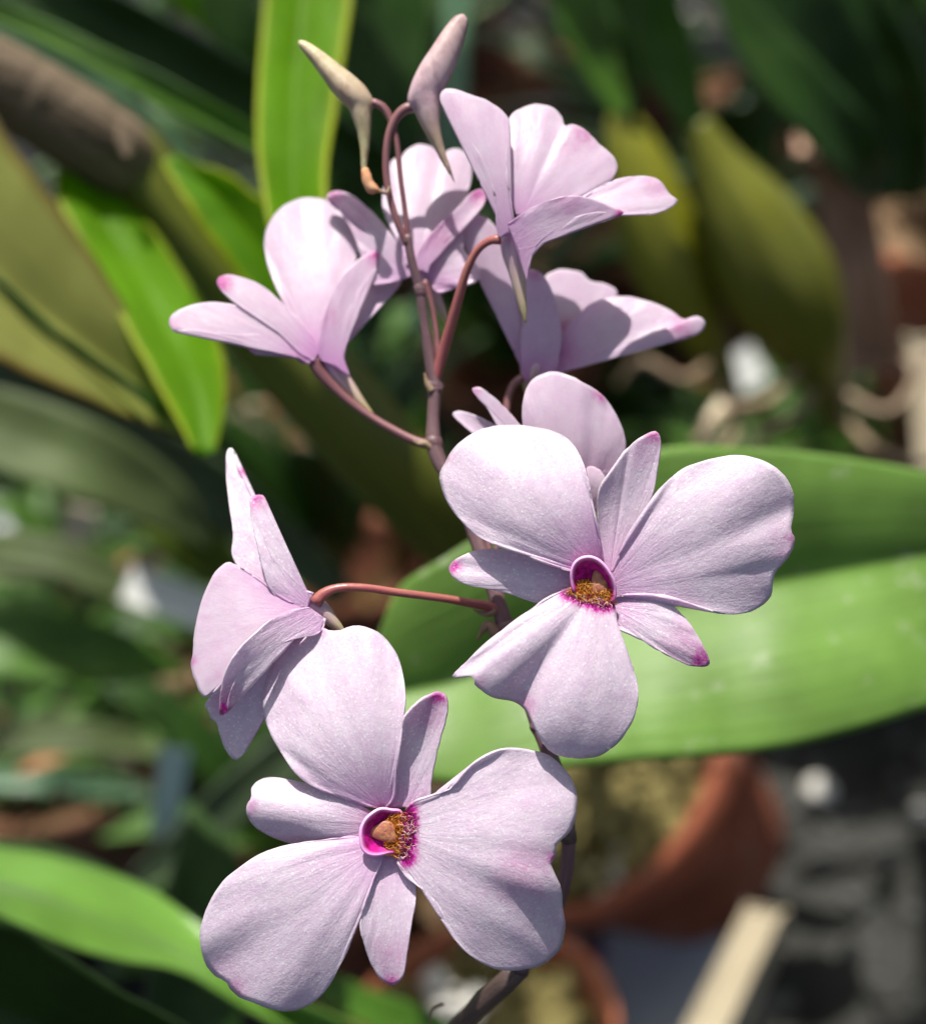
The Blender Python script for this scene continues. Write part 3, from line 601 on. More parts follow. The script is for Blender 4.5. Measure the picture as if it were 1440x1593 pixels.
def blade(name, A, Mi, B, mat, parent, org=None, nu=20, nv=60, bulge=0.0, wav=.0003, thick=.0007, off=0):
    """leaf blade through two margins and its midrib, each (x, y, distance)"""
    dz = off
    a, m, b = [spline([tuple(P(q[0], q[1], q[2] + dz)) for q in s], nv) for s in (A, Mi, B)]
    vs_, uv = [], []; sd_ = random.random() * 50
    for j in range(nv):
        pa, pm, pb = Vector(a[j]), Vector(m[j]), Vector(b[j])
        nrm = (pb - pa).cross(Vector(m[min(j+1, nv-1)]) - Vector(m[max(j-1, 0)]))
        nrm = nrm.normalized() if nrm.length > 1e-9 else Vector((0, 0, 1))
        if nrm.dot(CAM - pm) < 0: nrm = -nrm
        for i in range(nu):
            u = i / (nu - 1)
            p = pa.lerp(pm, u * 2) if u < .5 else pm.lerp(pb, u * 2 - 1)
            h = abs(u - .5) * 2; wd = (pb - pa).length
            p = p + nrm * (bulge * wd * 4 * h * (1 - h) + wav * (noise.noise(Vector((u * 3, j * .12, sd_))) * 2) + wav * h * h * 1.5 * noise.noise(Vector((j * .25, u * 2, sd_ + 4))))
            vs_.append(p); uv.append((u, j / (nv - 1)))
    return mesh(name, vs_, grid_faces(nu, nv), mat, parent, org if parent is None else None, uv=uv, thick=thick)

def strap_pts(pts, widths, up=None, roll=0, fold=.25, nu=9, nv=36, wav=.0006, sd_=0):
    """pts world, widths metres"""
    c = spline([tuple(p) for p in pts], nv); ws = spline([(i, w_) for i, w_ in enumerate(widths)], nv)[:, 1]
    vs_, uv = [], []
    for j in range(nv):
        p = Vector(c[j]); t = (Vector(c[min(j+1, nv-1)]) - Vector(c[max(j-1, 0)])).normalized()
        v = (up if up is not None else (CAM - p)).normalized()
        s = t.cross(v)
        s = s.normalized() if s.length > 1e-6 else t.orthogonal().normalized()
        s = Matrix.Rotation(roll, 3, t) @ s; n_ = s.cross(t)
        w_ = max(.0002, ws[j]) / 2
        for i in range(nu):
            u = i / (nu - 1) * 2 - 1
            vs_.append(p + s * (u * w_) + n_ * (abs(u) ** 1.3 * w_ * fold + wav * noise.noise(Vector((u * 2, j * .2, sd_)))))
            uv.append(((u + 1) / 2, j / (nv - 1)))
    return vs_, grid_faces(nu, nv), uv
def strap(name, pts, wpx, mat, parent, roll=0, fold=.25, thick=.0007, **k):
    """pts (x,y,d), widths in photo pixels"""
    W = [w_ * K * p[2] for w_, p in zip(wpx, pts)]
    v, f, uv = strap_pts([P(*p) for p in pts], W, roll=R(roll), fold=fold, sd_=random.random() * 40, **k)
    return mesh(name, v, f, mat, parent, None, uv=uv, thick=thick)

def pot(label, c, r, h, mat, tilt=None, group=None, fill='soil', rim=.2):
    """clay pot; c = centre of the rim, world. Wall and rolled rim are one turned mesh, drain rim band its own part"""
    base = Vector(c) - Vector((0, 0, h))
    t = empty('clay_pot', base); tag(t, label, 'flower pot', group)
    def lathe(name, prof, m_, par):
        n = 56; v = []
        for (rr, z) in prof:
            for i in range(n):
                a = 2 * math.pi * i / n; k = 1 + .006 * noise.noise(Vector((math.cos(a) * 2, math.sin(a) * 2, z * 30)))
                v.append(base + Vector((math.cos(a) * rr * k, math.sin(a) * rr * k, z)))
        fs = grid_faces(n, len(prof), True)
        return mesh(name, v, fs, m_, par, base)
    lip = h * rim
    body = [(r*.05, .001), (r*.62, 0), (r*.64, .003), (r*.88, h - lip), (r*.86, h - lip * .5), (r * .80, h * .8), (r*.58, .006), (r*.05, .006)]
    lathe('body', body, mat, t)
    rm = [(r*.885, h - lip - .001), (r*.965, h - lip), (r*.985, h - lip * .9), (r, h - lip*.12), (r*.985, h - .0004), (r*.95, h), (r*.905, h - .001), (r*.885, h - lip * .3), (r*.865, h - lip)]
    lathe('rim', rm, mat, t)
    if tilt:
        q = tilt_rot(tilt); t.matrix_world = Matrix.Translation(Vector(c)) @ q @ Matrix.Translation(base - Vector(c))
    return t
def tilt_rot(tilt):                # lean to the side (about the view axis) and forwards, degrees
    return Matrix.Rotation(R(tilt[0]), 4, -_f) @ Matrix.Rotation(R(tilt[1]), 4, _r)
def lean(o, c, tilt):
    o.matrix_world = Matrix.Translation(Vector(c)) @ tilt_rot(tilt) @ Matrix.Translation(o.location - Vector(c))
def ico(n=1):
    bm = bmesh.new(); bmesh.ops.create_icosphere(bm, subdivisions=n, radius=1)
    v = [x.co.copy() for x in bm.verts]; f = [tuple(q.index for q in x.verts) for x in bm.faces]; bm.free(); return v, f
ICO = ico(2); ICO1 = ico(1)
def chunks(name, c, r, n, size, mat, label, cat, seed=1, zj=.004, flat=.6, floor_mat=True):
    rnd = random.Random(seed); V, F = [], []
    if floor_mat:
        for j in range(8):
            for i in range(32):
                a = 2 * math.pi * i / 32; rr = r * j / 7
                V.append(Vector(c) + Vector((math.cos(a) * rr, math.sin(a) * rr, -.004 + .003 * noise.noise(Vector((math.cos(a) * rr * 90, math.sin(a) * rr * 90, seed))))))
        F += grid_faces(32, 8, True)
    for _ in range(n):
        a = rnd.uniform(0, 2 * math.pi); q = r * math.sqrt(rnd.random()) * .96
        s = rnd.uniform(*size); rot = Matrix.Rotation(rnd.uniform(0, 6), 3, Vector((rnd.random(), rnd.random(), rnd.random())).normalized())
        sc_ = Vector((s, s * rnd.uniform(.5, 1), s * rnd.uniform(.3, .8))); o = len(V); sd_ = rnd.random() * 90
        b = Vector(c) + Vector((math.cos(a) * q, math.sin(a) * q, rnd.uniform(-.002, zj)))
        for v in ICO1[0]:
            k = 1 + .35 * noise.noise(v * 1.7 + Vector((sd_, 0, 0)))
            V.append(b + rot @ Vector((v.x * sc_.x, v.y * sc_.y, v.z * sc_.z)) * k)
        F += [tuple(i + o for i in f) for f in ICO1[1]]
    o = mesh(name, V, F, mat, None, c, smooth=False); tag(o, label, cat, kind='stuff'); return o
def weeds(name, c, r, n, L, mat, label, seed=1, up=.6, width=.25, h=.02):
    """tangle of small leaves nobody could count"""
    rnd = random.Random(seed); V, F, U = [], [], []
    for _ in range(n):
        a = rnd.uniform(0, 6.28); q = r * math.sqrt(rnd.random()); l = rnd.uniform(*L)
        b = Vector(c) + Vector((math.cos(a) * q, math.sin(a) * q, rnd.uniform(0, h)))
        d = Vector((rnd.gauss(0, 1), rnd.gauss(0, 1), abs(rnd.gauss(up, .5)))).normalized()
        e = (d + Vector((0, 0, -rnd.uniform(.2, .9)))).normalized()
        v, f, uv = strap_pts([b, b + d * l * .5, b + d * l * .5 + e * l * .5], [l * width * .3, l * width, l * width * .05], up=Vector((rnd.gauss(0, .5), rnd.gauss(0, .5), 1)), nu=3, nv=7, fold=.3)
        o = len(V); V += v; U += uv; F += [tuple(i + o for i in q_) for q_ in f]
    o = mesh(name, V, F, mat, None, c, uv=U); tag(o, label, 'foliage', kind='stuff'); return o

# ---- ground
gp = [Vector((x, y, 0)) for y in np.linspace(-3, 14, 30) for x in np.linspace(-8, 8, 30)]
o = mesh('ground', gp, grid_faces(30, 30), M['floor'], None, (0, 0, 0)); tag(o, kind='structure')

# ---- big glossy leaf right behind the lower flowers
base = P(1900, 900, .34); bl = empty('broad_leaf_orchid', Vector((base.x, base.y, .10)))
tag(bl, 'orchid with one broad light green leaf spreading behind the two forward-facing flowers', 'orchid leaf plant')
blade('leaf',
      [(585, 1000, .257), (620, 915, .257), (690, 868, .256), (800, 800, .256), (920, 735, .256), (1030, 697, .257), (1180, 697, .260), (1320, 712, .264), (1480, 745, .270), (1700, 800, .285)],
      [(568, 1090, .261), (600, 1082, .261), (700, 1062, .262), (820, 1010, .263), (950, 968, .264), (1080, 938, .265), (1200, 910, .266), (1330, 885, .268), (1480, 862, .273), (1700, 880, .289)],
      [(578, 1150, .258), (620, 1195, .255), (700, 1218, .252), (800, 1206, .250), (900, 1192, .249), (1000, 1184, .249), (1120, 1176, .250), (1240, 1160, .252), (1420, 1110, .258), (1700, 1010, .278)],
      M['lf_big'], bl, bulge=.04, wav=.0004, nu=30, nv=90)
tube('pseudobulb', [P(1690, 895, .289), P(1800, 900, .31), Vector((base.x, base.y, .10))], [.004, .006, .008], M['bulb'], bl, n=12)

# ---- the cane plant on the left
b0 = G(930, 1010, .09); cp = empty('cane_orchid', b0)
tag(cp, 'orchid with a thick dark olive cane running diagonally behind the flowers', 'orchid cane')
tube('cane', [P(186, 232, .315), P(345, 425, .325), P(490, 595, .335), (P(640, 765, .35)), P(750, 890, .375), P(840, 970, .42), b0],
     [64*K*.315, 70*K*.325, 72*K*.335, 66*K*.35, .0075, .0065, .006], M['cane'], cp, n=24, m=90, ribs=7, ribd=.035, org=None)
tube('dry_sheath', [P(-160, 40, .29), P(-40, 105, .295), P(60, 162, .302), P(140, 212, .308), P(184, 244, .313), P(205, 262, .316), P(300, 370, .323)], [62*K*.29, 64*K*.295, 66*K*.302, 66*K*.308, 67*K*.313, 62*K*.316, 40*K*.323], M['sheath'], cp, n=24, m=60, ribs=5, ribd=.03, jit=.05)
tube('node', [P(200, 246, .298), P(192, 215, .300), P(186, 200, .300), P(178, 194, .300)], [.0008, .0016, .0012, .0005], M['sheath'], cp, n=12, m=16)
blade('leaf', [(-120, -60, .310), (0, 195, .310), (60, 280, .311), (135, 385, .313), (195, 480, .315), (245, 575, .317), (290, 640, .319), (318, 680, .322)],
      [(-300, 240, .30), (-100, 350, .302), (0, 435, .306), (60, 485, .310), (130, 540, .314), (200, 590, .317), (260, 635, .320), (322, 690, .323)],
      [(-420, 420, .285), (-200, 480, .287), (-80, 530, .290), (20, 575, .294), (100, 610, .299), (170, 640, .306), (240, 665, .314), (316, 694, .322)], M['lf_olive'], cp, bulge=.03, off=-.028)
blade('leaf', [(112, 235, .325), (86, 290, .316), (130, 385, .308), (185, 490, .298), (235, 580, .290), (268, 640, .286), (300, 700, .282)],
      [(130, 232, .328), (140, 310, .321), (190, 400, .314), (240, 490, .305), (280, 570, .297), (305, 640, .291), (318, 705, .284)],
      [(150, 240, .328), (205, 315, .326), (262, 395, .321), (310, 470, .313), (345, 545, .305), (352, 610, .297), (335, 700, .285)], M['lf_bright'], cp, bulge=.03, off=-.012)
blade('leaf', [(255, 250, .325), (300, 330, .322), (350, 400, .325), (400, 470, .33), (470, 540, .345)],
      [(262, 245, .335), (330, 300, .338), (390, 370, .34), (430, 430, .342), (476, 540, .345)],
      [(275, 240, .335), (350, 270, .336), (420, 320, .338), (470, 400, .34), (482, 538, .345)], M['lf_bright'], cp, off=-.035)

# ---- upright strap leaves above
b1 = P(520, 560, .40); sp = empty('strap_leaf_orchid', Vector((b1.x, b1.y, .12)))
tag(sp, 'orchid with upright strap leaves, one glowing bright green behind the buds', 'orchid leaf plant')
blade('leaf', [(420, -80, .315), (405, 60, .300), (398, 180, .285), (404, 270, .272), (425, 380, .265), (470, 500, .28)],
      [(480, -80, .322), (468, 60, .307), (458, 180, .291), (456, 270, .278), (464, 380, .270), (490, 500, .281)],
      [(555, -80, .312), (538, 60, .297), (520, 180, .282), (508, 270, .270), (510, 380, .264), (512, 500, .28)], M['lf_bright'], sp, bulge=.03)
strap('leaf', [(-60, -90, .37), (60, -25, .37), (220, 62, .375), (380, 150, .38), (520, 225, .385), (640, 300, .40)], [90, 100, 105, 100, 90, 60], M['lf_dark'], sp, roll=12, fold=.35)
strap('leaf', [(-80, -10, .30), (60, 48, .305), (220, 128, .31), (380, 212, .32), (520, 290, .33)], [30, 40, 44, 40, 30], M['lf_mid'], sp, roll=-20, fold=.5)  # lighter strip put in as a leaf's sunlit edge
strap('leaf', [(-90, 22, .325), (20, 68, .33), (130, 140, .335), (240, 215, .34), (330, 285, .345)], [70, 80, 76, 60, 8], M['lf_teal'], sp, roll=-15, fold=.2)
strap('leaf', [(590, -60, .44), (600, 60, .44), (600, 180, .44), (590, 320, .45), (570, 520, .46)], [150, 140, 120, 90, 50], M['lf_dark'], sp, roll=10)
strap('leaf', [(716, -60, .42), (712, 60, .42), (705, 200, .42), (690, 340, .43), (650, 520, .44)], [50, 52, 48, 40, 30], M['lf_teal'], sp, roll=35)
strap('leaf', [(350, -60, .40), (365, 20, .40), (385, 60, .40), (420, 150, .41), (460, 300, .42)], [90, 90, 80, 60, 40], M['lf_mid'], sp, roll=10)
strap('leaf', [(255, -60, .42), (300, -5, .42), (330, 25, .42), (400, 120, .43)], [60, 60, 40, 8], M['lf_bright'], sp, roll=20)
strap('leaf', [(-60, 400, .272), (0, 440, .273), (60, 500, .275), (150, 565, .279), (240, 630, .283), (330, 690, .29)], [10, 13, 14, 14, 12, 8], M['lf_dark'], sp)  # dark strip added over the olive leaf to draw its midrib line

# ---- orchid with fat green pseudobulbs on the right
b2 = G(1290, 660, .11); pb = empty('pseudobulb_orchid', b2)
tag(pb, 'orchid with two fat ribbed olive pseudobulbs standing behind the upper right flowers', 'orchid')
tube('pseudobulb', [P(965, 175, .455), P(985, 240, .458), P(1020, 340, .462), P(1060, 440, .468), P(1095, 520, .475), P(1140, 620, .50)], [22*K*.455, 45*K*.458, 60*K*.462, 58*K*.468, 36*K*.475, .003], M['bulb'], pb, n=28, m=70, ribs=7, ribd=.05)
tube('pseudobulb', [P(1082, 190, .44), P(1110, 250, .443), P(1160, 340, .448), P(1212, 440, .455), P(1252, 520, .462), P(1285, 600, .475), P(1300, 660, .49)], [22*K*.44, 40*K*.443, 74*K*.448, 86*K*.455, 66*K*.462, 30*K*.475, .003], M['bulb2'], pb, n=28, m=80, ribs=9, ribd=.04)
strap('leaf', [(1088, 210, .44), (1040, 100, .43), (1000, 0, .42), (960, -90, .41)], [30, 80, 100, 90], M['lf_mid'], pb, roll=15)
strap('leaf', [(1085, 205, .445), (1050, 90, .45), (1036, 0, .45), (1030, -90, .45)], [20, 30, 34, 30], M['lf_teal'], pb, roll=30)
strap('leaf', [(975, 190, .46), (930, 100, .46), (890, 0, .46), (860, -90, .46)], [20, 60, 80, 80], M['lf_mid'], pb, roll=20)
strap('leaf', [(980, 200, .45), (990, 120, .445), (960, 40, .44), (930, -60, .44)], [14, 22, 26, 26], M['lf_dark'], pb, roll=10)

for pts in ([(1250, 560, .46), (1200, 620, .45), (1130, 640, .44), (1080, 690, .43)], [(1290, 600, .47), (1380, 640, .46), (1440, 560, .47), (1480, 500, .5)], [(1280, 590, .47), (1240, 640, .46), (1170, 690, .45), (1150, 740, .45)],
            [(1110, 560, .47), (1060, 590, .46), (1000, 560, .46), (960, 600, .47)], [(1300, 620, .48), (1350, 690, .46), (1420, 720, .45), (1500, 710, .46)], [(1120, 590, .48), (1150, 640, .47), (1120, 700, .46), (1060, 720, .46)]):
    tube('root', [P(*q) for q in pts], [.0016, .0015, .0013, .0008], M['bract'], pb, n=8, m=30, jit=.2)

# ---- dark leaves upper right
b3 = G(1420, 420, .1); dk = empty('dark_leaf_orchid', b3)
tag(dk, 'orchid with broad very dark green leaves above the brown pot', 'orchid leaf plant')
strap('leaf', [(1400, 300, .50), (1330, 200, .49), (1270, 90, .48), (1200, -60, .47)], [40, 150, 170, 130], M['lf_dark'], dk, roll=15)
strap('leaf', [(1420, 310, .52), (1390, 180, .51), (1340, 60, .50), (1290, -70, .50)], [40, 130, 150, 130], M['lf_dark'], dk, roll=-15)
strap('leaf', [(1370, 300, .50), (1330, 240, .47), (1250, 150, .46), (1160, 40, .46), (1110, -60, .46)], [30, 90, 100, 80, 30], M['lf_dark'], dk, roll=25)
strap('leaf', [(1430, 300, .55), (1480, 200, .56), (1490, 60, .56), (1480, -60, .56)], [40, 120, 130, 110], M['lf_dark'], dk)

# ---- lower left leaves
b4 = G(-120, 1560, .1); ll = empty('light_leaf_orchid', b4)
tag(ll, 'orchid with light green sunlit leaves entering at the lower left', 'orchid leaf plant')
blade('leaf', [(-200, 1280, .315), (-60, 1300, .315), (60, 1312, .315), (140, 1335, .314), (220, 1375, .312), (300, 1430, .308), (420, 1530, .30), (560, 1600, .31), (700, 1680, .32)],
      [(-200, 1360, .285), (-60, 1370, .288), (60, 1392, .292), (140, 1420, .296), (220, 1450, .300), (310, 1490, .303), (430, 1560, .308), (570, 1625, .315), (700, 1682, .32)],
      [(-200, 1400, .265), (-60, 1400, .268), (40, 1440, .272), (100, 1472, .277), (170, 1492, .283), (270, 1508, .291), (400, 1580, .300), (560, 1650, .312), (700, 1684, .32)], M['lf_bl'], ll, bulge=.02)
blade('leaf', [(-200, 1400, .235), (0, 1430, .24), (90, 1480, .245), (180, 1540, .25), (290, 1600, .26), (400, 1680, .27)],
      [(-200, 1560, .245), (0, 1570, .25), (80, 1600, .255), (160, 1640, .26), (260, 1680, .265), (400, 1700, .27)],
      [(-200, 1700, .24), (0, 1700, .245), (80, 1710, .25), (160, 1720, .255), (260, 1725, .26), (400, 1720, .27)], M['lf_dark'], ll)
strap('leaf', [(270, 1700, .33), (300, 1560, .335), (320, 1440, .34), (318, 1340, .345), (300, 1250, .35)], [120, 150, 150, 110, 10], M['lf_dark'], ll, roll=10)
strap('leaf', [(400, 1460, .34), (470, 1510, .34), (550, 1560, .34), (660, 1610, .345), (760, 1690, .35)], [4, 40, 62, 70, 60], M['lf_mid'], ll, roll=-20)
strap('leaf', [(250, 1590, .36), (300, 1530, .36), (350, 1510, .36)], [10, 34, 4], M['lf_bright'], ll)

# ---- leaves lower left middle
b5 = G(60, 1130, .1); ml = empty('dark_strap_orchid', b5)
tag(ml, 'orchid with a horizontal dark green leaf left of the side-on flower', 'orchid leaf plant')
strap('leaf', [(-120, 990, .42), (0, 1000, .42), (120, 1015, .425), (220, 1030, .43), (290, 1045, .435)], [100, 112, 110, 80, 6], M['lf_mid'], ml, roll=-10)
strap('leaf', [(-100, 560, .44), (30, 610, .44), (170, 670, .44), (300, 740, .44), (420, 830, .45), (540, 930, .46)], [80, 110, 120, 110, 80, 50], M['lf_shade'], ml, roll=25)
strap('leaf', [(-80, 640, .40), (30, 680, .40), (140, 720, .40), (250, 780, .41), (330, 850, .42)], [110, 130, 120, 90, 8], M['lf_greyg'], ml, roll=-12)
strap('leaf', [(190, 620, .46), (230, 740, .46), (280, 820, .46), (340, 880, .47), (430, 930, .48)], [60, 100, 100, 70, 10], M['lf_yellowgreen'], ml, roll=10)
strap('leaf', [(210, 1370, .44), (300, 1300, .44), (390, 1220, .44), (500, 1140, .45), (620, 1060, .46)], [30, 70, 84, 80, 50], M['lf_shade'], ml, roll=20)
strap('leaf', [(-100, 880, .47), (0, 870, .47), (100, 880, .47), (180, 905, .475), (240, 940, .48)], [60, 90, 86, 60, 6], M['lf_greyg'], ml, roll=-25)
strap('leaf', [(-90, 1160, .46), (20, 1150, .46), (140, 1150, .46), (230, 1165, .47), (300, 1190, .47)], [50, 64, 60, 44, 5], M['lf_greyg'], ml, roll=-25)
strap('leaf', [(-60, 760, .50), (30, 800, .50), (110, 860, .51), (190, 920, .52)], [16, 40, 36, 6], M['lf_mid'], ml, roll=-30)
strap('leaf', [(-60, 1215, .55), (60, 1215, .55), (160, 1225, .56), (260, 1230, .57)], [24, 36, 34, 6], M['lf_teal'], ml)

# ---- pots
def mk(label, px, py, z, r, h, mat, tilt=None, **k): c = G(px, py, z); return pot(label, c, r, h, mat, tilt, **k), c
TILT = (34, 0)
p1, c1 = mk('terracotta pot of moss under the broad leaf, its rim catching an orange patch of sun', 905, 1185, .105, .060, .080, M['clay_shaded'], TILT)
om = chunks('moss', c1 + Vector((0, 0, -.012)), .050, 240, (.003, .009), M['moss'], 'yellowish moss in the terracotta pot under the broad leaf', 'moss', 3, .006)
op = chunks('pebbles', c1 + Vector((-.020, -.038, -.010)), .012, 9, (.003, .005), M['stone'], 'pale pebbles lying at the rim of the mossy pot', 'pebbles', 5, .004, floor_mat=False)
lean(om, c1, TILT); lean(op, c1, TILT)
p2 = pot('terracotta pot at the bottom that the flower stem grows from', POT_C, .046, .085, M['clay'])
chunks('bark_mix', POT_C + Vector((0, 0, -.008)), .040, 120, (.002, .006), M['moss'], 'tan potting mix around the base of the purple stem', 'potting mix', 6, .004)
chunks('bark_lump', POT_C + Vector((-.004, .016, -.002)), .012, 9, (.005, .008), M['stone'], 'pale lumps of stone on the mix beside the purple stem', 'stones', 9, .005, floor_mat=False)
p3, c3 = mk('dark brown clay pot full of weeds below the horizontal dark leaf', 120, 1090, .11, .072, .11, M['clay_brown'])
p4, c4 = mk('shaded terracotta pot cut off by the right edge, under the dark leaves', 1530, 300, .20, .062, .18, M['clay'])
p5, c5 = mk('small terracotta pot far back beside the dark leaves', 1130, 150, .07, .045, .07, M['clay_old'])
p6, c6 = mk('dim terracotta pot behind the gap between the two upper right flowers', 900, 380, .08, .055, .08, M['clay_old'])
p7, c7 = mk('small terracotta pot behind the cane, with sun on its rim', 400, 680, .07, .036, .07, M['clay'])
p8, c8 = mk('terracotta pot with a white tag left of the side-on flower', 215, 960, .09, .052, .09, M['clay'])
p9, c9 = mk('terracotta pot holding the two fat pseudobulbs', 1270, 720, .11, .060, .11, M['clay_old'])
chunks('bark_mix', c9 + Vector((0, 0, -.010)), .052, 90, (.003, .007), M['bark'], 'bark mix at the foot of the two pseudobulbs', 'potting mix', 11, .005)
p10, c10 = mk('terracotta pot at the top behind the lilac bud', 790, 110, .07, .05, .07, M['clay'])
for i, (cc, rr, lb) in enumerate(((c3, .062, 'soil in the weedy brown pot'), (c4, .052, 'soil in the pot at the right edge'), (c5, .038, 'soil in the small far pot'), (c6, .046, 'soil in the dim pot between the flowers'),
                              (c7, .030, 'soil in the small pot behind the cane'), (c8, .044, 'soil in the pot with the white tag'), (c10, .042, 'soil in the pot behind the lilac bud'))):
    chunks('soil', cc + Vector((0, 0, -.010)), rr, 70, (.002, .006), M['bark'], lb, 'soil', 20 + i, .004)
weeds('weeds', c3 + Vector((0, 0, -.005)), .062, 170, (.015, .045), M['lf_mid'], 'tangle of weeds growing in the dark brown pot', 4, .7, .25)
weeds('ferns', c9 + Vector((-.02, .02, -.005)), .05, 150, (.012, .032), M['lf_mid'], 'small ferns around the foot of the pseudobulbs', 5, .6, .3)
weeds('weeds', c8 + Vector((-.05, .03, -.03)), .05, 120, (.02, .05), M['lf_mid'], 'loose green growth left of the tagged pot', 6, .5, .2)

# ---- flat things: tags, slats, stake, hose
def bar(name, a, b, w_, th, mat, label, cat, up=None, rnd=.3):
    a, b = Vector(a), Vector(b); t = (b - a).normalized(); up = Vector(up) if up is not None else (CAM - a)
    s = t.cross(up).normalized(); n_ = s.cross(t).normalized()
    bm = bmesh.new(); bmesh.ops.create_cube(bm, size=1)
    L = (b - a).length
    for v in bm.verts: v.co = s * (v.co.x * w_) + t * (v.co.y * L) + n_ * (v.co.z * th)
    bmesh.ops.bevel(bm, geom=list(bm.edges), offset=min(w_, th) * rnd, segments=2, affect='EDGES')
    me = bpy.data.meshes.new(name); bm.to_mesh(me); bm.free(); me.materials.append(mat)
    o = link(name, me, None, (a + b) / 2); tag(o, label, cat); return o
def top_at(px, py, z): return G(px, py, z)
bar('wood_plank', G(1190, 1440, .075), G(1070, 1690, .095), .0125, .012, M['wood'], 'cream wooden slat lying on the floor below the mossy pot', 'slat', (0, 0, 1), .12)
bar('wood_plank', P(1490, 530, .52), P(1512, 860, .50), .032, .012, M['wood'], 'cream wooden slat at the right edge below the shaded pot', 'slat', None, .12)
bar('wooden_stake', P(1300, 225, .52), P(1360, 560, .56), .019, .012, M['wood_brown'], 'weathered brown stake between the pseudobulbs and the shaded pot', 'stake')
bar('plant_tag', P(196, 905, .47), P(330, 955, .475), .012, .0009, M['tagw'], 'white plant tag leaning across the left terracotta pot', 'plant tag')
bar('plant_tag', P(128, 790, .50), P(108, 860, .51), .010, .0009, M['tagc'], 'cream plant tag standing in the sun above the left pot', 'plant tag')
bar('plant_tag', P(272, 1165, .44), P(255, 1300, .45), .0085, .0009, M['tagt'], 'dull teal plant tag standing below the side-on flower', 'plant tag')
bar('plant_tag', P(1145, 545, .62), P(1178, 600, .62), .013, .0009, M['tagw'], 'small white plant tag in the sun right of the pseudobulb', 'plant tag')
bar('bamboo_stick', P(1085, 690, .50), P(1128, 625, .51), .005, .004, M['tagc'], 'short pale stick just above the broad leaf', 'stick')
tube_o = tube('garden_hose', [G(1060, 1400, .006), G(1010, 1450, .006), G(955, 1620, .006), G(880, 1800, .006)], [.0035] * 4, M['blue'], None, n=12, m=60)
tag(tube_o, 'thin dark blue hose on the floor behind the mossy pot', 'hose')
def slab(pts, z, mat, label):
    bm = bmesh.new(); vv = [bm.verts.new(G(x, y, 0) + Vector((0, 0, z))) for x, y in pts]; f = bm.faces.new(vv)
    r_ = bmesh.ops.extrude_face_region(bm, geom=[f])
    for v in r_['geom']:
        if isinstance(v, bmesh.types.BMVert): v.co.z -= z + .001
    bmesh.ops.recalc_face_normals(bm, faces=bm.faces)
    bmesh.ops.bevel(bm, geom=[e for e in bm.edges], offset=.001, segments=2, affect='EDGES')
    me = bpy.data.meshes.new('paving_slab'); bm.to_mesh(me); bm.free(); me.materials.append(mat)
    o = link('paving_slab', me); tag(o, label, 'paving slab'); return o
slab([(790, 1440), (1130, 1430), (1090, 1800), (700, 1800)], .010, M['slab'], 'light grey slab on the floor between the two lower pots')
slab([(935, 1438), (952, 1438), (902, 1800), (880, 1800)], .014, M['floor'], 'dark joint strip lying across the light grey slab')
slab([(-200, 820), (60, 790), (210, 1010), (-150, 1060)], .012, M['slab'], 'blue-grey slab on the floor left of the tagged pot')
rnd = random.Random(12)
for i, (x, y, s, mt, lb) in enumerate(((1275, 1228, .0065, 'stone', 'white pebble on the dark floor right of the mossy pot'), (1432, 1262, .004, 'stone', 'grey pebble on the floor at the right edge'),
        (1150, 668, .007, 'stone', 'pale pebble just above the broad leaf'), (920, 1480, .006, 'petalf', 'fallen magenta petal on the grey slab'), (1130, 500, .006, 'stone', 'pale pebble between the pseudobulbs'),
        (905, 125, .013, 'stone', 'pale stone in the sun behind the upper right flower'), (1195, 185, .011, 'stone', 'pale stone beside the small far pot'))):
    c = G(x, y, .012 if i != 2 else .06); V = []
    for v in ICO[0]:
        k = 1 + .3 * noise.noise(v * 1.2 + Vector((i * 7, 0, 0))); V.append(c + Vector((v.x, v.y, v.z * (.6 if mt == 'stone' else .15))) * s * k)
    o = mesh('fallen_petal' if mt != 'stone' else 'pebble', V, ICO[1], M[mt], None, c); tag(o, lb, 'petal' if mt != 'stone' else 'pebble')

# ---- more potted orchids further back
def clump(label, px, py, z, n, L, wd, mats, seed, lean=1.0, potr=.05, potm='clay_old'):
    rnd = random.Random(seed); c = G(px, py, z)
    t = empty('leafy_orchid', c); tag(t, label, 'orchid leaf plant')
    for k in range(n):
        a = rnd.uniform(0, 6.28); l = rnd.uniform(*L); ln = rnd.uniform(.25, .9) * lean
        d0 = Vector((math.cos(a) * ln, math.sin(a) * ln, 1)).normalized(); d1 = Vector((math.cos(a), math.sin(a), .4 - ln)).normalized()
        b = c + Vector((math.cos(a), math.sin(a), 0)) * .012
        q = [b, b + d0 * l * .4, b + d0 * l * .65 + d1 * l * .15, b + d0 * l * .75 + d1 * l * .4]
        w_ = rnd.uniform(*wd)
        v, f, uv = strap_pts(q, [w_ * .4, w_, w_ * .9, w_ * .05], up=Vector((-math.cos(a), -math.sin(a), .8)), fold=.3, nu=7, nv=22, sd_=seed + k)
        mesh('leaf', v, f, M[rnd.choice(mats)], t, None, uv=uv, thick=.0008)
    pot('terracotta pot under the ' + label.split('orchid')[0].strip() + ' orchid' + label.split('orchid', 1)[1], c + Vector((0, 0, .008)), potr, min(z, .1) if z > .03 else .03, M[potm])
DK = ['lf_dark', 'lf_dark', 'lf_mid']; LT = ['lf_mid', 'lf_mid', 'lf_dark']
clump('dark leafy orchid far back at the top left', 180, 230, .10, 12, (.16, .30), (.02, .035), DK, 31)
clump('green leafy orchid behind the left bud', 560, 330, .10, 13, (.16, .28), (.02, .035), LT, 32)
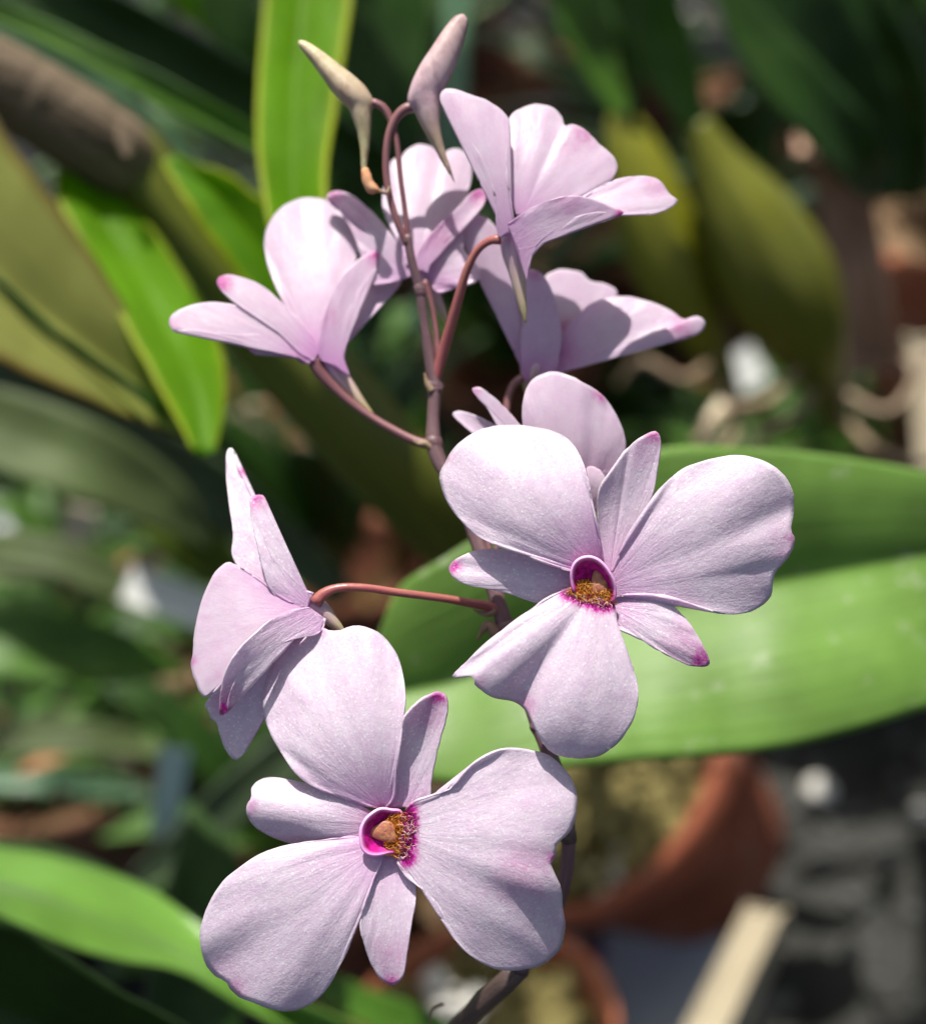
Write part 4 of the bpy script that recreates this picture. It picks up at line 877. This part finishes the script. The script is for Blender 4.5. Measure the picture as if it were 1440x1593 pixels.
clump('dark leafy orchid behind the upper right flower', 800, 560, .09, 13, (.10, .18), (.016, .028), DK, 33)
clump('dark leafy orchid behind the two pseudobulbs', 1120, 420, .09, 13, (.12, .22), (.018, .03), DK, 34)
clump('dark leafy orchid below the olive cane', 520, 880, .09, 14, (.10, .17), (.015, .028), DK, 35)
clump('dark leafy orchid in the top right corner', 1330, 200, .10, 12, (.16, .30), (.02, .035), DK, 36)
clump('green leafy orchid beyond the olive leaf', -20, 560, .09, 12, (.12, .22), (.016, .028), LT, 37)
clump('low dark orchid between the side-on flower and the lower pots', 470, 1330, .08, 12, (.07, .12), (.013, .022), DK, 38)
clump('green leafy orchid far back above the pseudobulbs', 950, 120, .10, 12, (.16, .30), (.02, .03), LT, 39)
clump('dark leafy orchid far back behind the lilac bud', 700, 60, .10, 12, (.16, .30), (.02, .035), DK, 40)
weeds('ground_cover', G(500, 500, .0), .45, 900, (.03, .08), M['lf_mid'], 'low green ground cover between the far pots', 7, .7, .25, .03)
weeds('ground_cover', G(1150, 560, .0), .16, 380, (.02, .05), M['lf_mid'], 'low green ground cover around the pseudobulb pot', 8, .7, .3, .03)
weeds('ground_cover', G(60, 1300, .0), .12, 200, (.02, .05), M['lf_mid'], 'low green growth in front of the weedy pot', 9, .7, .3, .03)

M['dry'] = leaf_mat('added_dry_leaf', (.42, .20, .09), (.55, .28, .10), .35, .3, .5, .4)  # for dry leaves added to give blurred orange and cream bright spots
M['dry_pale'] = leaf_mat('dry_pale_leaf', (.50, .44, .30), (.55, .5, .3), .35, .3, .5, .4)
for x, y, d, w_, dx, dy, mk_, lb in ((358, 612, .56, 36, 30, 40, 'dry', 'added curled orange dry leaf, a blurred bright spot right of the tip of the bright green leaf'), (398, 668, .58, 44, 30, 26, 'dry_pale', 'added pale dry leaf, a blurred bright spot behind the olive cane above the side-on flower'),
        (380, 640, .58, 30, -30, 12, 'dry_pale', 'added small pale dry leaf, a blurred bright spot beside the curled orange one'), (165, 925, .52, 50, 50, 24, 'dry', 'added orange dry leaf, a blurred bright spot under the cream plant tag'),
        (150, 1165, .50, 36, -60, -30, 'dry_pale', 'added pale dry leaf, a blurred bright spot over the weeds of the brown pot'), (70, 1190, .52, 34, 40, -14, 'dry', 'added orange-brown dry leaf, a blurred bright spot at the far left over the weeds'), (1085, 600, .52, 30, 40, 16, 'dry', 'added orange tipped dry leaf, a blurred bright spot just above the broad leaf')):
    v, f, uv = strap_pts([P(x - dx, y - dy, d), P(x, y, d + .004), P(x + dx, y + dy, d + .012)], [w_ * K * d * .3, w_ * K * d, w_ * K * d * .1], up=SUN, nu=7, nv=16, fold=.5)
    o = mesh('added_dry_leaf', v, f, M[mk_], None, v[50], uv=uv, thick=.0005); tag(o, lb, 'dry leaf')

# ---- litter on the ground
for nm, lb, mt, n, sd_, sz in (('leaf_litter', 'dry brown leaf litter on the ground between the pots', 'bark', 900, 51, (.006, .02)), ('gravel', 'pale grit scattered on the ground between the pots', 'stone', 420, 52, (.003, .008)), ('pot_shards', 'broken terracotta chips on the ground between the pots', 'clay', 160, 53, (.005, .014))):
    rnd = random.Random(sd_); V, F = [], []
    for _ in range(n):
        x = rnd.uniform(-.9, .9); y = rnd.uniform(.42, 2.0) if x < .12 or nm != 'gravel' else rnd.uniform(.7, 2.0)
        if x > .13 and y < .75: continue
        q = rnd.uniform(*sz); rot = Matrix.Rotation(rnd.uniform(0, 6.3), 3, 'Z') @ Matrix.Rotation(rnd.gauss(0, .4), 3, 'X'); o_ = len(V); k0 = rnd.random() * 50
        for v in ICO1[0]:
            k = 1 + .4 * noise.noise(v * 1.5 + Vector((k0, 0, 0))); V.append(Vector((x, y, q * .3)) + rot @ Vector((v.x * q, v.y * q * .6, v.z * q * .25)) * k)
        F += [tuple(i + o_ for i in f) for f in ICO1[1]]
    o = mesh(nm, V, F, M[mt], None, (0, 1, 0), smooth=False); tag(o, lb, 'litter', kind='stuff')

rnd = random.Random(77); V, F = [], []
for _ in range(1500):
    x = rnd.uniform(.10, .55); y = rnd.uniform(.20, .85); q = rnd.uniform(.0015, .005) * rnd.choice((1, 1, 1.5)); k0 = rnd.random() * 60
    rot = Matrix.Rotation(rnd.uniform(0, 6.3), 3, 'Z'); o_ = len(V)
    for v in ICO1[0]:
        k = 1 + .4 * noise.noise(v * 1.5 + Vector((k0, 0, 0))); V.append(Vector((x, y, q * .3)) + rot @ Vector((v.x * q, v.y * q * .8, v.z * q * .6)) * k)
    F += [tuple(i + o_ for i in f) for f in ICO1[1]]
o = mesh('floor_grit', V, F, pbr('dark_grit', (.03, .03, .027), (.12, .12, .11), 60, .9, .4, .001), None, (.3, .5, 0), smooth=False); tag(o, 'dark grit strewn over the floor right of the mossy pot', 'grit', kind='stuff')

# ---- unseen tree branches added overhead to shade everything behind the flowers, with gaps
OPEN = [(G(1165, 1480, .08), .025), (G(1130, 1560, .09), .028), (G(400, 650, .07), .03), (G(370, 600, .03), .03), (P(1180, 370, .44), .028), (P(1215, 470, .45), .02), (P(1050, 380, .455), .022), (G(920, 1530, 0), .022), (P(358, 612, .56), .02), (P(395, 660, .58), .022), (P(165, 925, .52), .018), (P(150, 1165, .5), .018), (P(1085, 600, .52), .015), (P(1425, 560, .52), .03), (P(1430, 700, .51), .03), (P(360, 620, .7), .03), (P(200, 700, .6), .03), (P(60, 1120, .55), .02), (P(330, 120, .7), .05), (G(1425, 640, 0), .06), (G(20, 900, 0), .08), (P(60, 1400, .28), .035), (P(200, 1450, .29), .03), (P(460, 150, .265), .03), (P(220, 420, .315), .022), (P(270, 520, .315), .022), (P(20, 70, .34), .02),
        (P(1250, 1080, .255), .032), (P(1000, 1080, .255), .03), (P(1420, 1000, .26), .03), (P(750, 1150, .26), .025), (P(260, 930, .47), .018), (P(118, 825, .5), .016), (P(1160, 570, .62), .018), (P(1105, 655, .5), .012),
        (P(1085, 1275, dist(c1)), .012), (G(1275, 1228, .01), .012), (G(905, 125, .01), .03), (P(380, 310, .338), .02), (G(1150, 668, .06), .015), (P(20, 300, .30), .02)]
for q, rr in ((Z(600, 1290, 0), .05), (Z(925, 900, 0), .045), (Z(480, 950, -40), .03), (Z(870, 430, -150), .035), (Z(560, 400, -220), .045), (Z(640, 150, -170), .035), (Z(720, 700, -150), .03)): OPEN.append((q, rr))
SHADE = [(P(x, y, dist(c1)), n) for x, y, n in ((900, 1250, 40), (1000, 1300, 40), (1060, 1350, 40), (1150, 1250, 40), (1180, 1380, 40), (1050, 1430, 40), (900, 1400, 40), (960, 1200, 40))]
SHADE += [(P(1190, 1180, dist(c1)), 50), (P(1130, 1290, dist(c1)), 30), (P(1230, 1250, .56), 50)]
SHADE += [(G(x, y, 0), 40) for x, y in ((1280, 1300), (1380, 1350), (1300, 1450), (1400, 1500), (1300, 1560), (1420, 1250), (1350, 1200))]
rnd = random.Random(99); ZC = 1.35
tr_root = empty('added_shade_tree', Vector((.9, 1.6, 0))); tag(tr_root, 'unseen leafy branches added overhead to shade the background', 'tree')
tube('added_trunk', [Vector((.9, 1.6, 0)), Vector((.93, 1.62, .7)), Vector((.8, 1.5, 1.3)), Vector((.3, 1.1, 1.5))], [.05, .045, .035, .02], M['sheath'], tr_root, n=14, m=30, jit=.1)
V, F, U = [], [], []
spots_ = []
for q, n in SHADE:
    for _ in range(n):
        z = rnd.uniform(.62, .8); s_ = q + SUN * ((z - q.z) / SUN.z); spots_.append((s_.x + rnd.gauss(0, .03), s_.y + rnd.gauss(0, .03), z, rnd.uniform(.03, .06)))
for k_ in range(7000 + len(spots_)):
    if k_ < len(spots_): x, y, z, l = spots_[k_]
    else: z = rnd.uniform(.66, 1.5); x = rnd.uniform(-1.5, 1.5); y = rnd.uniform(-.25, 2.3); l = rnd.uniform(.05, .10)
    if k_ >= len(spots_) and x < .02 and y < 1.3 and rnd.random() < .55: continue
    b = Vector((x, y, z)); bad = False
    for q, rr in OPEN:
        s = q + SUN * ((z - q.z) / SUN.z)
        if math.hypot(s.x - x, s.y - y) < rr + l * .36: bad = True; break
    if bad: continue
    a = rnd.uniform(0, 6.28); d = Vector((math.cos(a), math.sin(a), rnd.uniform(-.5, .3))).normalized()
    v, f, uv = strap_pts([b - d * l * .5, b, b + d * l * .5], [l * .1, l * .45, l * .02], up=Vector((rnd.gauss(0, .3), rnd.gauss(0, .3), 1)), nu=3, nv=6, fold=.2)
    o_ = len(V); V += v; U += uv; F += [tuple(i + o_ for i in q_) for q_ in f]
mesh('shade_leaves', V, F, M['lf_mid'], tr_root, None, uv=U)
